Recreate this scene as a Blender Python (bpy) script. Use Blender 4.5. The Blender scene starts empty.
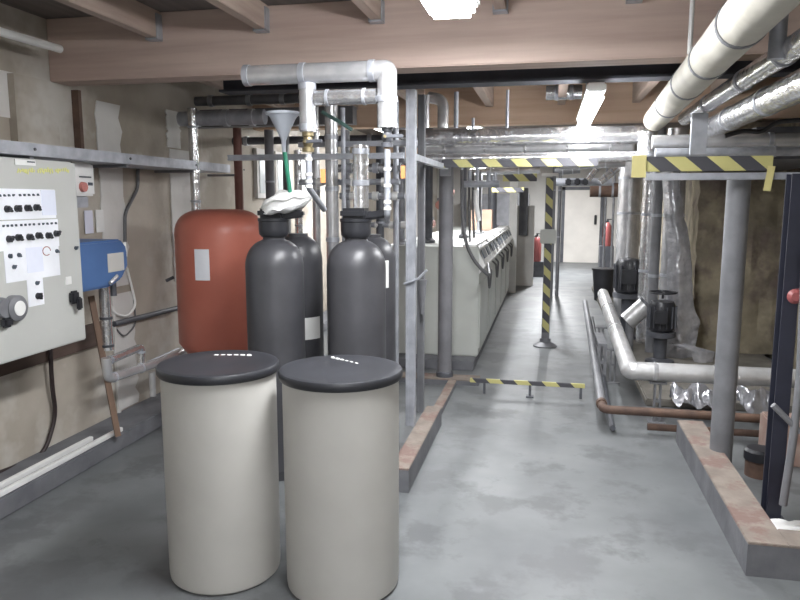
import bpy, bmesh, math, random
from mathutils import Vector, Matrix, noise
random.seed(7)
PI = math.pi
C = bpy.context.scene.collection
CAMZ = 1.6
# ---------------------------------------------------------------- camera maths (used to measure places, each at its own distance)
F = 700.; PH = math.atan(100/700); TH = math.atan(150/700*math.cos(PH))
def at(u, v, X=None, Y=None, Z=None):
    x = (u-400)/F; y = (300-v)/F
    fy = math.cos(PH)+y*math.sin(PH); fz = -math.sin(PH)+y*math.cos(PH); fx = x
    r = Vector((fx*math.cos(TH)-fy*math.sin(TH), fx*math.sin(TH)+fy*math.cos(TH), fz))
    t = Y/r.y if Y is not None else X/r.x if X is not None else (Z-CAMZ)/r.z
    return Vector((0, 0, CAMZ))+r*t
# ---------------------------------------------------------------- materials
def lin(c):
    return tuple((x/255/12.92 if x/255 <= .04045 else ((x/255+.055)/1.055)**2.4) for x in c)+(1,)
def mat(name, c1, c2=None, scale=4, rough=.6, metal=0, bump=0, bscale=30, detail=6, contrast=(.35, .65), emit=0, alpha=1, c3=None, s3=1.2, spec=.5, bvor=False, bdist=.01):
    m = bpy.data.materials.new(name); m.use_nodes = True
    N = m.node_tree.nodes; L = m.node_tree.links
    b = N['Principled BSDF']; b.inputs['Roughness'].default_value = rough; b.inputs['Metallic'].default_value = metal
    b.inputs['Specular IOR Level'].default_value = spec
    tc = N.new('ShaderNodeTexCoord')
    if c2 is None: c2 = tuple(min(255, x*1.06+2) for x in c1)
    nz = N.new('ShaderNodeTexNoise'); nz.inputs['Scale'].default_value = scale; nz.inputs['Detail'].default_value = detail
    L.new(tc.outputs['Object'], nz.inputs['Vector'])
    r = N.new('ShaderNodeValToRGB'); r.color_ramp.elements[0].position = contrast[0]; r.color_ramp.elements[1].position = contrast[1]
    r.color_ramp.elements[0].color = lin(c1); r.color_ramp.elements[1].color = lin(c2)
    L.new(nz.outputs['Fac'], r.inputs['Fac'])
    out = r.outputs['Color']
    if c3:
        n3 = N.new('ShaderNodeTexNoise'); n3.inputs['Scale'].default_value = s3; n3.inputs['Detail'].default_value = 5; n3.inputs['Roughness'].default_value = .65
        L.new(tc.outputs['Object'], n3.inputs['Vector'])
        r3 = N.new('ShaderNodeValToRGB'); r3.color_ramp.elements[0].position = .5; r3.color_ramp.elements[1].position = .6
        L.new(n3.outputs['Fac'], r3.inputs['Fac'])
        mx = N.new('ShaderNodeMix'); mx.data_type = 'RGBA'; L.new(r3.outputs['Color'], mx.inputs['Factor'])
        L.new(out, mx.inputs['A']); mx.inputs['B'].default_value = lin(c3); out = mx.outputs['Result']
    L.new(out, b.inputs['Base Color'])
    if bump:
        bn = N.new('ShaderNodeTexVoronoi' if bvor else 'ShaderNodeTexNoise'); bn.inputs['Scale'].default_value = bscale
        L.new(tc.outputs['Object'], bn.inputs['Vector'])
        bp = N.new('ShaderNodeBump'); bp.inputs['Strength'].default_value = bump; bp.inputs['Distance'].default_value = bdist
        L.new(bn.outputs[0], bp.inputs['Height']); L.new(bp.outputs['Normal'], b.inputs['Normal'])
    if emit:
        b.inputs['Emission Color'].default_value = lin(c1); b.inputs['Emission Strength'].default_value = emit
    if alpha < 1: b.inputs['Alpha'].default_value = alpha
    return m
def stripe_mat(name, axis, freq, slope, other):
    m = bpy.data.materials.new(name); m.use_nodes = True
    N = m.node_tree.nodes; L = m.node_tree.links; b = N['Principled BSDF']; b.inputs['Roughness'].default_value = .45
    tc = N.new('ShaderNodeTexCoord'); s = N.new('ShaderNodeSeparateXYZ'); L.new(tc.outputs['Object'], s.inputs[0])
    def mth(op, a, bb):
        n = N.new('ShaderNodeMath'); n.operation = op
        for i, q in enumerate((a, bb)):
            if isinstance(q, (int, float)): n.inputs[i].default_value = q
            else: L.new(q, n.inputs[i])
        return n.outputs[0]
    v = mth('ADD', s.outputs[axis], mth('MULTIPLY', s.outputs[other], slope))
    f = mth('FRACT', mth('MULTIPLY', mth('ADD', v, 20), freq), 0)
    g = mth('GREATER_THAN', f, .5)
    mx = N.new('ShaderNodeMix'); mx.data_type = 'RGBA'; L.new(g, mx.inputs['Factor'])
    mx.inputs['A'].default_value = lin((194, 188, 126)); mx.inputs['B'].default_value = lin((74, 74, 80))
    L.new(mx.outputs['Result'], b.inputs['Base Color'])
    return m
def wood_mat(name, c1, c2, axis='X', rough=.7):
    m = bpy.data.materials.new(name); m.use_nodes = True
    N = m.node_tree.nodes; L = m.node_tree.links; b = N['Principled BSDF']; b.inputs['Roughness'].default_value = rough
    tc = N.new('ShaderNodeTexCoord'); mp = N.new('ShaderNodeMapping'); L.new(tc.outputs['Object'], mp.inputs[0])
    mp.inputs['Scale'].default_value = {'X': (.5, 8, 8), 'Y': (8, .5, 8), 'Z': (8, 8, .5)}[axis]
    nz = N.new('ShaderNodeTexNoise'); nz.inputs['Scale'].default_value = 2.2; nz.inputs['Detail'].default_value = 6; L.new(mp.outputs[0], nz.inputs['Vector'])
    r = N.new('ShaderNodeValToRGB'); r.color_ramp.elements[0].position = .35; r.color_ramp.elements[1].position = .65
    r.color_ramp.elements[0].color = lin(c1); r.color_ramp.elements[1].color = lin(c2)
    L.new(nz.outputs['Fac'], r.inputs['Fac']); L.new(r.outputs['Color'], b.inputs['Base Color'])
    bp = N.new('ShaderNodeBump'); bp.inputs['Strength'].default_value = .2; L.new(nz.outputs['Fac'], bp.inputs['Height']); L.new(bp.outputs['Normal'], b.inputs['Normal'])
    return m
M = dict(
 floor=mat('floor_paint', (98, 101, 103), (122, 125, 126), 1.8, .47, bump=.12, bscale=9, c3=(97, 99, 101), s3=2.6, contrast=(.3, .7)),
 wallL=mat('stained_plaster', (160, 151, 138), (188, 180, 168), 1.6, .9, bump=.25, bscale=14, c3=(198, 194, 186), s3=.9),
 wallR=mat('rough_stone', (128, 120, 104), (162, 152, 130), 3, .95, bump=.8, bscale=7, bdist=.05, c3=(116, 104, 96), s3=1.3),
 wallF=mat('far_plaster', (186, 184, 180), (202, 200, 196), 2, .9),
 ceil=wood_mat('ceiling_boards', (104, 97, 95), (122, 114, 110), 'Y'),
 beam=wood_mat('beam_wood', (184, 162, 151), (204, 184, 172), 'X'),
 joist=wood_mat('joist_wood', (160, 142, 130), (190, 172, 160), 'Y'),
 plank=wood_mat('plank_wood', (98, 76, 62), (124, 100, 84), 'Z'),
 foil=mat('crinkled_foil', (214, 214, 216), (238, 238, 240), 14, .2, .82, bump=.7, bscale=17, bdist=.012),
 foil2=mat('smooth_foil', (208, 209, 212), (232, 232, 234), 9, .24, .62, bump=.5, bscale=9, bdist=.012),
 canvas=mat('canvas_lagging', (206, 202, 190), (222, 218, 206), 6, .6, bump=.5, bscale=9, bdist=.02),
 whitepipe=mat('white_lagging', (190, 190, 190), (214, 214, 214), 6, .36, .45, bump=.4, bscale=22),
 galv=mat('galvanised_steel', (160, 163, 171), (186, 189, 196), 12, .45, .35),
 greysteel=mat('grey_painted_steel', (110, 111, 115), (128, 129, 133), 6, .5),
 dsteel=mat('dark_steel', (72, 74, 80), (92, 94, 100), 6, .5),
 navy=mat('navy_paint', (36, 38, 50), (44, 46, 60), 5, .5),
 black=mat('black_plastic', (40, 41, 45), (50, 51, 56), 6, .38),
 vessel=mat('charcoal_fibreglass', (64, 64, 68), (74, 74, 78), 5, .38),
 lid=mat('charcoal_lid', (40, 41, 45), (48, 49, 54), 5, .42),
 cream=mat('cream_plastic', (184, 182, 177), (193, 191, 186), 3, .5),
 white=mat('white_plastic', (226, 226, 224), None, 4, .5),
 paper=mat('paper', (232, 234, 240), None, 4, .8),
 panel=mat('panel_enamel', (186, 187, 183), (194, 195, 191), 2, .45),
 boiler=mat('boiler_enamel', (184, 187, 182), (196, 199, 194), 2, .45),
 red=mat('red_enamel', (190, 110, 92), (200, 120, 102), 2.5, .38),
 redspot=mat('red_plastic', (150, 84, 84), None, 4, .4),
 orange=mat('orange_tag', (226, 150, 90), None, 4, .6),
 blue=mat('blue_enamel', (66, 98, 144), (76, 108, 156), 3, .42),
 rust=mat('rusty_pipe', (84, 66, 58), (110, 86, 72), 9, .7, bump=.3, bscale=50),
 brown=mat('brown_pipe', (104, 66, 58), (124, 82, 72), 6, .6),
 green=mat('green_hose', (52, 138, 110), None, 4, .4),
 brick=mat('bare_brick_top', (128, 118, 110), (150, 139, 129), 7, .9, bump=.4, bscale=40, c3=(130, 108, 101), s3=5),
 kerbgrey=mat('grey_kerb_paint', (98, 99, 104), (116, 117, 121), 6, .8, bump=.3, bscale=30),
 cloth=mat('white_cloth', (250, 250, 247), None, 5, .85, bump=.4, bscale=20),
 funnel=mat('funnel_plastic', (210, 216, 226), None, 4, .35, alpha=.75),
 cable=mat('grey_cable', (96, 96, 98), None, 4, .5), bcable=mat('black_cable', (44, 34, 34), None, 4, .5),
 brass=mat('brass', (140, 128, 98), None, 4, .4, .6),
 glass=mat('pale_window_pane', (206, 212, 212), None, 2, .15),
 card=mat('cardboard', (176, 146, 128), None, 4, .85),
 lamp=mat('lamp_tube', (250, 252, 255), None, 4, .5, emit=26),
 yellow=mat('yellow_ink', (206, 206, 130), None, 4, .7),
 display=mat('dark_display', (70, 78, 88), None, 4, .3),
 concrete=mat('pale_concrete', (112, 108, 102), (132, 128, 120), 5, .9, bump=.3),
)
M['sheetfoil'] = mat('torn_foil', (212, 213, 218), (236, 236, 240), 16, .24, .6, bump=.8, bscale=13, bdist=.02)
M['tapeX'] = stripe_mat('hazard_tape_across', 0, 4.4, 1.0, 2)
M['tapeZ'] = stripe_mat('hazard_tape_upright', 2, 5.2, 1.0, 0)
# ---------------------------------------------------------------- mesh helpers
def BM(): return bmesh.new()
def box(bm, c, s, rz=0, bev=0, rx=0, ry=0):
    mtx = Matrix.Translation(c) @ Matrix.Rotation(rz, 4, 'Z') @ Matrix.Rotation(ry, 4, 'Y') @ Matrix.Rotation(rx, 4, 'X') @ Matrix.Diagonal((s[0], s[1], s[2], 1))
    r = bmesh.ops.create_cube(bm, size=1, matrix=mtx)
    if bev:
        es = list({e for v in r['verts'] for e in v.link_edges})
        bmesh.ops.bevel(bm, geom=es, offset=bev, segments=2, affect='EDGES')
    return bm
def bb(bm, a, b, bev=0):   # box from corner to corner
    a = Vector(a); b = Vector(b)
    return box(bm, (a+b)/2, [abs(b[i]-a[i]) for i in range(3)], bev=bev)
def lathe(bm, prof, c, seg=40, axis=None):
    c = Vector(c); rings = []
    R = Matrix.Identity(3) if axis is None else Vector((0, 0, 1)).rotation_difference(Vector(axis)).to_matrix()
    for (r, z) in prof:
        if r < 1e-5: rings.append([bm.verts.new(c+R@Vector((0, 0, z)))])
        else: rings.append([bm.verts.new(c+R@Vector((r*math.cos(2*PI*i/seg), r*math.sin(2*PI*i/seg), z))) for i in range(seg)])
    for A, B in zip(rings, rings[1:]):
        for i in range(seg):
            j = (i+1) % seg
            if len(A) == 1 and len(B) == 1: continue
            if len(A) == 1: bm.faces.new((A[0], B[i], B[j]))
            elif len(B) == 1: bm.faces.new((A[j], A[i], B[0]))
            else: bm.faces.new((A[i], A[j], B[j], B[i]))
    if len(rings[0]) > 1: bm.faces.new(list(reversed(rings[0])))
    if len(rings[-1]) > 1: bm.faces.new(rings[-1])
    return bm
def smooth_path(pts, rad):
    pts = [Vector(p) for p in pts]; out = [pts[0]]
    for i in range(1, len(pts)-1):
        p = pts[i]; a = pts[i-1]-p; b = pts[i+1]-p
        d = min(rad, a.length*.49, b.length*.49)
        p0 = p+a.normalized()*d; p1 = p+b.normalized()*d
        for k in range(7):
            t = k/6; out.append(p0*(1-t)**2+p*2*t*(1-t)+p1*t*t)
    out.append(pts[-1]); return out
def tube(bm, pts, r, seg=16, bend=None, wob=0):
    P = smooth_path(pts, bend if bend is not None else r*1.6)
    n = len(P); rings = []
    up = Vector((0, 0, 1)); t0 = (P[1]-P[0]).normalized()
    if abs(t0.dot(up)) > .9: up = Vector((1, 0, 0))
    nrm = (up-t0*up.dot(t0)).normalized()
    for i, p in enumerate(P):
        t = (P[min(i+1, n-1)]-P[max(i-1, 0)]).normalized()
        nrm = (nrm-t*nrm.dot(t)).normalized(); bi = t.cross(nrm)
        rr = r
        rings.append([bm.verts.new(p+(nrm*math.cos(2*PI*k/seg)+bi*math.sin(2*PI*k/seg))*rr) for k in range(seg)])
    for A, B in zip(rings, rings[1:]):
        for i in range(seg):
            j = (i+1) % seg; bm.faces.new((A[i], A[j], B[j], B[i]))
    bm.faces.new(list(reversed(rings[0]))); bm.faces.new(rings[-1])
    return bm
def finish(name, bm, m, origin=(0, 0, 0), flat=False):
    bmesh.ops.recalc_face_normals(bm, faces=bm.faces)
    bmesh.ops.translate(bm, verts=bm.verts, vec=-Vector(origin))
    me = bpy.data.meshes.new(name); bm.to_mesh(me); bm.free()
    me.materials.append(m)
    if not flat:
        me.polygons.foreach_set('use_smooth', [True]*len(me.polygons)); me.set_sharp_from_angle(angle=math.radians(38))
    o = bpy.data.objects.new(name, me); C.objects.link(o); return o
def wloc(o):
    v = Vector(o.location)
    while o.parent: o = o.parent; v += Vector(o.location)
    return v
def thing(name, label, cat, loc, group=None):
    o = bpy.data.objects.new(name, None); C.objects.link(o); o.location = loc; o.empty_display_size = .1
    o['label'] = label; o['category'] = cat
    if group: o['group'] = group
    return o
def part(name, bm, m, parent, label=None):
    o = finish(name, bm, m, wloc(parent)); o.parent = parent
    if label: o['label'] = label
    return o
def solo(name, bm, m, label, cat, group=None, loc=None):
    if loc is None:
        xs = [v.co.x for v in bm.verts]; ys = [v.co.y for v in bm.verts]; zs = [v.co.z for v in bm.verts]
        loc = ((min(xs)+max(xs))/2, (min(ys)+max(ys))/2, min(zs))
    o = finish(name, bm, m, loc); o.location = loc; o['label'] = label; o['category'] = cat
    if group: o['group'] = group
    return o
def struct(name, bm, m, loc=(0, 0, 0)):
    o = finish(name, bm, m); o['kind'] = 'structure'; return o
def dup(root, loc, label=None):
    r = root.copy(); C.objects.link(r); r.location = loc
    if label: r['label'] = label
    for ch in list(root.children):
        c = ch.copy(); C.objects.link(c); c.parent = r
        for g in ch.children:
            d = g.copy(); C.objects.link(d); d.parent = c
    return r
def ring(bm, c, axis, r, w, t=.004):
    ax = Vector(axis).normalized(); c = Vector(c)
    return lathe(bm, [(r+.0005, -w/2), (r+t, -w/2), (r+t, w/2), (r+.0005, w/2)], c, 24, ax)
def pipe(name, label, pts, r, m, cat='pipe', bands=(), bend=None, group=None, bandm=None, cap=None):
    """a pipe run as a thing; bands = distances along the first straight stretches where joint straps sit"""
    pts = [Vector(p) for p in pts]
    if not bands:
        return solo(name, tube(BM(), pts, r, bend=bend), m, label, cat, group)
    t = thing(name, label, cat, pts[0], group)
    part('lagging' if m in (M['foil'], M['foil2'], M['canvas'], M['whitepipe']) else 'tube', tube(BM(), pts, r, bend=bend, seg=24), m, t)
    for (i, f) in bands:
        d = pts[i+1]-pts[i]
        part('joint_band', ring(BM(), pts[i]+d*f, d, r, .03 if r > .04 else .015), bandm or M['galv'], t)
    return t
# ================================================================= SETTING
XL, XR, YF, YN, ZC = -2.95, 2.15, 18.7, -2.2, 2.66
struct('floor', bb(BM(), (XL-.2, YN-.2, -.1), (XR+.4, YF+.2, 0)), M['floor'])
struct('ceiling', bb(BM(), (XL-.2, YN-.2, ZC), (XR+.4, YF+.2, ZC+.1)), M['ceil'])
struct('wall_left', bb(BM(), (XL-.2, YN-.2, 0), (XL, YF+.2, ZC)), M['wallL'])
bm = BM()
nx, nz = 120, 24; g = [[None]*(nz+1) for _ in range(nx+1)]
for i in range(nx+1):
    for k in range(nz+1):
        y = YN+(YF-YN)*i/nx; z = ZC*k/nz
        g[i][k] = bm.verts.new((XR+.1+.07*noise.noise(Vector((y*1.7, z*2.1, 3)))+.03*noise.noise(Vector((y*5, z*6, 1))), y, z))
for i in range(nx):
    for k in range(nz): bm.faces.new((g[i][k], g[i][k+1], g[i+1][k+1], g[i+1][k]))
struct('wall_right', bm, M['wallR'])
struct('wall_far', bb(BM(), (XL, YF, 0), (XR+.3, YF+.2, ZC)), M['wallF'])
struct('wall_near', bb(BM(), (XL, YN-.2, 0), (XR+.3, YN, ZC)), M['wallF'])
# masonry pier at the left end of the beam, stone buttress on the right
struct('trim_1', bb(BM(), (XL+.001, 3.45, 1.8), (-2.9, 3.795, 2.29)), M['wallL'])
# pale plastered strips on the left wall
def wall_strip(n, y0, y1, z0, z1, seed):
    bm = BM(); K = 14; L = []; R = []
    for k in range(K+1):
        z = z0+(z1-z0)*k/K
        L.append((y0+.035*noise.noise(Vector((k*.9, seed, 0))), z)); R.append((y1+.05*noise.noise(Vector((k*.8, seed, 5))), z))
    for x in (0, 1): pass
    f = [[bm.verts.new((XL+d, y, z)) for (y, z) in row] for d in (.001, .009) for row in (L, R)]
    for k in range(K):
        bm.faces.new((f[2][k], f[2][k+1], f[3][k+1], f[3][k]))
        bm.faces.new((f[0][k], f[0][k+1], f[2][k+1], f[2][k])); bm.faces.new((f[1][k], f[1][k+1], f[3][k+1], f[3][k]))
    struct('trim_%d' % n, bm, M['strip'])
M['strip'] = mat('pale_plaster', (212, 210, 206), (226, 224, 221), 3, .9, bump=.2, bscale=20)
wall_strip(2, 5.12, 5.5, .95, 2.0, 1)
wall_strip(3, 4.22, 4.48, 1.0, 2.25, 2)
wall_strip(4, 4.3, 4.52, .12, .95, 3)
wall_strip(5, 5.2, 5.5, .55, .94, 8)
wall_strip(6, 3.1, 3.5, 2.05, 2.3, 5)
wall_strip(7, 5.1, 5.3, 2.01, 2.3, 9)
# windows on the left wall, far along
for i, (y0, y1) in enumerate(((6.75, 7.15), (7.25, 7.75), (8.0, 8.5))):
    fr = BM(); bb(fr, (XL+.001, y0, 1.62), (XL+.04, y1, 2.12)); w = struct('window_%d' % (i+1), fr, M['strip'])
    p = finish('pane', bb(BM(), (XL+.041, y0+.05, 1.67), (XL+.046, y1-.05, 2.07)), M['glass']); p.parent = w
# far door
dl = at(563, 262, Y=YF); dr = at(598, 262, Y=YF); dt = at(580, 190, Y=YF)
dd = struct('door_1', bb(BM(), (dl.x, YF-.05, 0), (dr.x, YF-.001, dt.z)), mat('door_paint', (216, 212, 206), None, 2, .6))
p = finish('door_handle', bb(BM(), (dr.x-.14, YF-.09, .98), (dr.x-.08, YF-.051, 1.22), .01), M['black']); p.parent = dd
p = finish('door_frame', bb(bb(bb(BM(), (dl.x-.08, YF-.07, 0), (dl.x-.002, YF-.002, dt.z+.08)), (dr.x+.002, YF-.07, 0), (dr.x+.08, YF-.002, dt.z+.08)), (dl.x-.08, YF-.07, dt.z+.002), (dr.x+.08, YF-.002, dt.z+.08)), M['dsteel']); p.parent = dd
# kerb along the left wall
struct('baseboard_left', bb(BM(), (XL+.001, .6, 0), (-2.66, 12, .11), .008), M['kerbgrey'])
# ================================================================= BEAMS, JOISTS
mat_beam2 = wood_mat('tan_beam_wood', (200, 170, 144), (216, 190, 166), 'X')
solo('roof_beam', bb(BM(), (XL+.002, 3.80, 2.3), (XR+.02, 3.98, ZC-.001), .006), M['beam'], 'near brown timber beam crossing the whole room above the lagged pipe loop', 'beam')
solo('roof_beam', bb(BM(), (XL+.002, 6.75, 2.3), (XR+.02, 6.93, ZC-.001), .006), mat_beam2, 'second brown timber beam, further back, behind the hanging tube light', 'beam')
solo('roof_beam', bb(BM(), (XL+.002, 11.5, 2.3), (XR+.02, 11.68, ZC-.001), .006), mat_beam2, 'third timber beam, deep in the room above the boiler row', 'beam')
jx = [at(u, v, Y=3.78) for (u, v) in ((155, 38), (262, 30), (377, 20))]
names = ['joist over the control cabinet, leftmost of those meeting the near beam', 'joist left of the lamp, second from the left on the near beam',
         'joist just left of the ceiling lamp, third on the near beam', 'joist above the aisle right of the ceiling lamp', 'joist over the big canvas lagged pipe', 'joist by the right wall']
x0 = jx[0].x; stp = (jx[2].x-jx[0].x)/2
jz0 = at(155, 38, Y=3.76).z; jz1 = at(377, 20, Y=3.76).z
for i in range(6):
    x = x0+stp*i
    if x > XR: break
    jz = min(2.6, jz0+(jz1-jz0)*i/2)
    t = thing('ceiling_joist', 'brown timber '+names[i], 'joist', (x, 0, jz), 'joists in front of the near beam')
    part('timber', bb(BM(), (x-.03, YN+.01, jz), (x+.03, 3.797, ZC-.001), .003), M['joist'], t)
    h = BM(); bb(h, (x-.038, 3.74, jz-.01), (x-.031, 3.798, 2.64)); bb(h, (x+.031, 3.74, jz-.01), (x+.038, 3.798, 2.64)); bb(h, (x-.038, 3.74, jz-.012), (x+.038, 3.798, jz-.002))
    part('joist_hanger', h, M['galv'], t)
for i in range(7):
    x = x0-.3+stp*i
    if x < XR and x > XL:
        solo('ceiling_joist', bb(BM(), (x-.035, 4.665, 2.46), (x+.035, 6.745, ZC-.001), .003), M['joist'], 'timber joist running between the near and second beams', 'joist', 'joists between the two beams')
pipe('ceiling_conduit', 'pale conduit under the ceiling in the top left corner', [at(-40, 20, X=-2.72), at(60, 49, X=-2.72)], .022, M['white'], 'conduit')
solo('steel_girder', bb(bb(bb(BM(), (-2.2, 4.50, 2.32), (XR-.05, 4.66, 2.335)), (-2.2, 4.57, 2.335), (XR-.05, 4.59, 2.64)), (-2.2, 4.50, 2.64), (XR-.05, 4.66, 2.655)), mat('girder_paint', (62, 64, 72), (74, 76, 84), 5, .8), 'dark steel girder crossing the room close behind the near timber beam', 'girder')
solo('steel_post', bb(BM(), (XL+.002, 3.99, 1.9), (-2.90, 4.02, 2.28)), M['rust'], 'thin brownish upright batten under the left end of the near beam', 'batten')
# ================================================================= LAMPS
def tube_lamp(x, y0, y1, z, label, hang=True, power=60, w=.16):
    t = thing('tube_light', label, 'light', (x, (y0+y1)/2, z), None)
    part('lamp_body', bb(BM(), (x-w/2, y0, z+.02), (x+w/2, y1, z+.07), .01), M['white'], t)
    d = BM(); box(d, (x, (y0+y1)/2, z-.008), (w*.85, (y1-y0)*.96, .05), bev=.02); part('diffuser', d, M['lamp'], t)
    for q in (.26, .8):
        if ZC-z-.08 > .02: part('hanger_rod', tube(BM(), [(x, y0+(y1-y0)*q, z+.07), (x, y0+(y1-y0)*q, ZC-.002)], .006, 8), M['galv'], t)
    l = bpy.data.lights.new('tube_glow', 'AREA'); l.shape = 'RECTANGLE'; l.size = w; l.size_y = (y1-y0)*.95; l.energy = power; l.color = (.97, .98, 1)
    lo = bpy.data.objects.new('tube_glow', l); C.objects.link(lo); lo.location = (0, 0, -.045); lo.parent = t
    return t
pl = at(450, 6, Z=2.44)
tube_lamp(pl.x, 1.75, at(450, 14, Z=2.44).y, 2.44, 'bright ceiling lamp in front of the near beam, at the top edge of the view', power=52, w=.24)
p = at(597, 90, Z=2.22)
tube_lamp(p.x+.0, 4.3, 5.95, 2.2, 'bright hanging tube light between the two beams above the aisle', power=32, w=.11)
tube_lamp(-.9, 8.2, 9.8, 2.42, 'ceiling tube light over the aisle edge behind the second beam', power=90)
tube_lamp(.1, 14.6, 16.4, 2.42, 'ceiling tube light at the far end of the aisle', power=190)
tube_lamp(.3, -1.6, -.1, 2.42, 'added unseen ceiling tube light behind the camera, by the near wall', power=60)  # unseen lamp added behind the camera to light the closed room
tube_lamp(-1.9, 7.6, 9.0, 2.42, 'ceiling tube light over the boiler row by the left wall', power=26)
# ================================================================= BRINE TANKS
def brine_tank(cx, cy, label, tops):
    t = thing('brine_tank', label, 'tank', (cx, cy, 0), 'cream brine tanks with dark lids')
    H = .9
    part('body', lathe(BM(), [(0, .0), (.22, .0), (.233, .012), (.236, .04), (.237, H*.5), (.237, H-.03), (.237, H), (0, H)], (cx, cy, 0), 72), M['cream'], t)
    l = part('lid', lathe(BM(), [(.225, H+.001), (.247, H-.012), (.252, H-.004), (.252, H+.016), (.247, H+.023), (.23, H+.026), (.215, H+.022), (.1, H+.031), (0, H+.034)], (cx, cy, 0), 72), M['lid'], t)
    hb = BM()
    for k in range(6):
        a, b = tops
        q = Vector((cx+a[0]+(b[0]-a[0])*k/5, cy+a[1]+(b[1]-a[1])*k/5, H+.029))
        box(hb, q, (.02, .012, .008), math.atan2(b[1]-a[1], b[0]-a[0]), .002)
    part('embossed_mark', hb, M['white'], l)
    return t
brine_tank(-1.345, 2.66, 'cream cylindrical brine tank with dark lid, the left of the two', ((-.06, .1), (.08, .13)))
brine_tank(-.813, 2.67, 'cream cylindrical brine tank with dark lid, the right of the two', ((-.08, .15), (.05, .06)))
# ================================================================= RED VESSEL
vc = at(222, 280, Y=4.65); vx = vc.x; R = .315
ztop = at(222, 209, Y=4.6).z; zb = at(222, 356, Y=4.4).z
t = thing('expansion_vessel', 'large red expansion vessel with a pale label on three legs', 'vessel', (vx, 4.65, 0))
pr = [(0, zb-.06), (R*.5, zb-.05), (R*.85, zb-.01), (R, zb+.06)]
for k in range(9):
    a = k/8*PI/2; pr.append((R*(math.cos(a)**.5 if k < 8 else 0), ztop-.17+.17*math.sin(a)))
part('shell', lathe(BM(), pr, (vx, 4.65, 0), 64), M['red'], t)
for k in range(3):
    a = k*2*PI/3+.5
    part('leg', bb(BM(), (vx+R*.75*math.cos(a)-.025, 4.65+R*.75*math.sin(a)-.025, 0), (vx+R*.75*math.cos(a)+.025, 4.65+R*.75*math.sin(a)+.025, zb+.03)), M['red'], t)
# curved label on the shell
def curved_label(c, R, a0, a1, z0, z1, n=8):
    bm = BM(); V = []
    for rr in (R+.001, R+.004):
        for z in (z0, z1): V.append([bm.verts.new((c[0]+rr*math.cos(a0+(a1-a0)*k/n), c[1]+rr*math.sin(a0+(a1-a0)*k/n), z)) for k in range(n+1)])
    for k in range(n):
        for A, B in ((0, 1), (2, 3), (0, 2), (1, 3)): bm.faces.new((V[A][k], V[A][k+1], V[B][k+1], V[B][k]))
    for e in (0, n): bm.faces.new((V[0][e], V[1][e], V[3][e], V[2][e]))
    return bm
zl1 = at(203, 249, Y=4.36).z; zl0 = at(203, 280, Y=4.36).z
tocam = math.atan2(-4.65, -vx)
part('label', curved_label((vx, 4.65), R, tocam-.58, tocam-.25, zl0, zl1), M['paper'], t)
# ================================================================= SOFTENER VESSELS
def softener(cx, cy, r, zt, label, bandspec=None, head=True):
    t = thing('softener_vessel', label, 'vessel', (cx, cy, 0), 'charcoal water softener vessels')
    pr = [(0, 0), (r*.93, 0), (r*.95, .05), (r, .06)]
    for k in range(11):
        a = k/10*PI/2; pr.append((max(.062, r*math.cos(a)**.75) if k < 10 else .062, zt-.17+.16*math.sin(a)))
    pr += [(.062, zt), (0, zt)]
    part('shell', lathe(BM(), pr, (cx, cy, 0), 48), M['vessel'], t)
    if head:
        part('neck_collar', lathe(BM(), [(0, zt+.001), (.07, zt+.001), (.082, zt+.015), (.084, zt+.04), (.084, zt+.085), (.088, zt+.09), (.088, zt+.105), (0, zt+.105)], (cx, cy, 0), 32), M['black'], t)
        v = part('valve_head', box(box(BM(), (cx, cy, zt+.134), (.15, .13, .056), bev=.015), (cx+.12, cy-.02, zt+.125), (.14, .05, .045), bev=.012, ry=-.12), M['black'], t)
    if bandspec:
        a0, a1, z0, z1, m = bandspec
        part('label', curved_label((cx, cy), r, a0, a1, z0, z1), m, t)
    return t
Ya, Yb = 3.75, 4.15
a = at(274, 240, Y=Ya); b = at(298, 240, Y=Yb); c = at(356, 240, Y=Ya); d = at(371, 240, Y=Yb)
zt = at(300, 237, Y=Ya).z
softener(a.x, Ya, .165, zt, 'charcoal softener vessel under the white cloth, nearest the red vessel')
softener(b.x, Yb, .15, zt, 'charcoal softener vessel behind the cloth-topped one, with a white band low down', (-PI/2-.5, -PI/2+1.3, at(312, 341, Y=4.0).z, at(312, 319, Y=4.0).z, M['white']), head=False)
softener(c.x, Ya, .165, zt, 'charcoal softener vessel behind the right brine tank')
softener(d.x, Yb, .15, zt, 'charcoal softener vessel half hidden behind the right one, with a pale side label', (-PI/2+.35, -PI/2+1.0, at(392, 287, Y=4.1).z, at(392, 260, Y=4.1).z, M['white']), head=False)
# white cloth draped on the left valve
q = at(286, 207, Y=Ya); bm = BM(); bmesh.ops.create_icosphere(bm, subdivisions=5, radius=1)
for v in bm.verts:
    c_ = v.co.copy(); s_ = c_.x
    X = c_.x*.15*(1-.12*c_.y*c_.y); Y = c_.y*.12
    Zz = math.copysign(abs(c_.z)**.8, c_.z)*.06*(1.1-max(0, s_)**2*.7) + .055*max(0, s_)**1.6 - .03*max(0, -s_)**1.5 + .018*(1-s_*s_)
    n1 = noise.noise(Vector((c_.x*2.2, c_.y*2.5, c_.z*2)))
    if c_.y < 0 and abs(c_.z+.15) < .25: Y += .02
    v.co = Vector((q.x+.005+X, Ya-.01+Y, zt+.172+Zz+.016*n1))
solo('folded_cloth', bm, M['cloth'], 'white folded cloth lying on the left softener valve', 'cloth')
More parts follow.
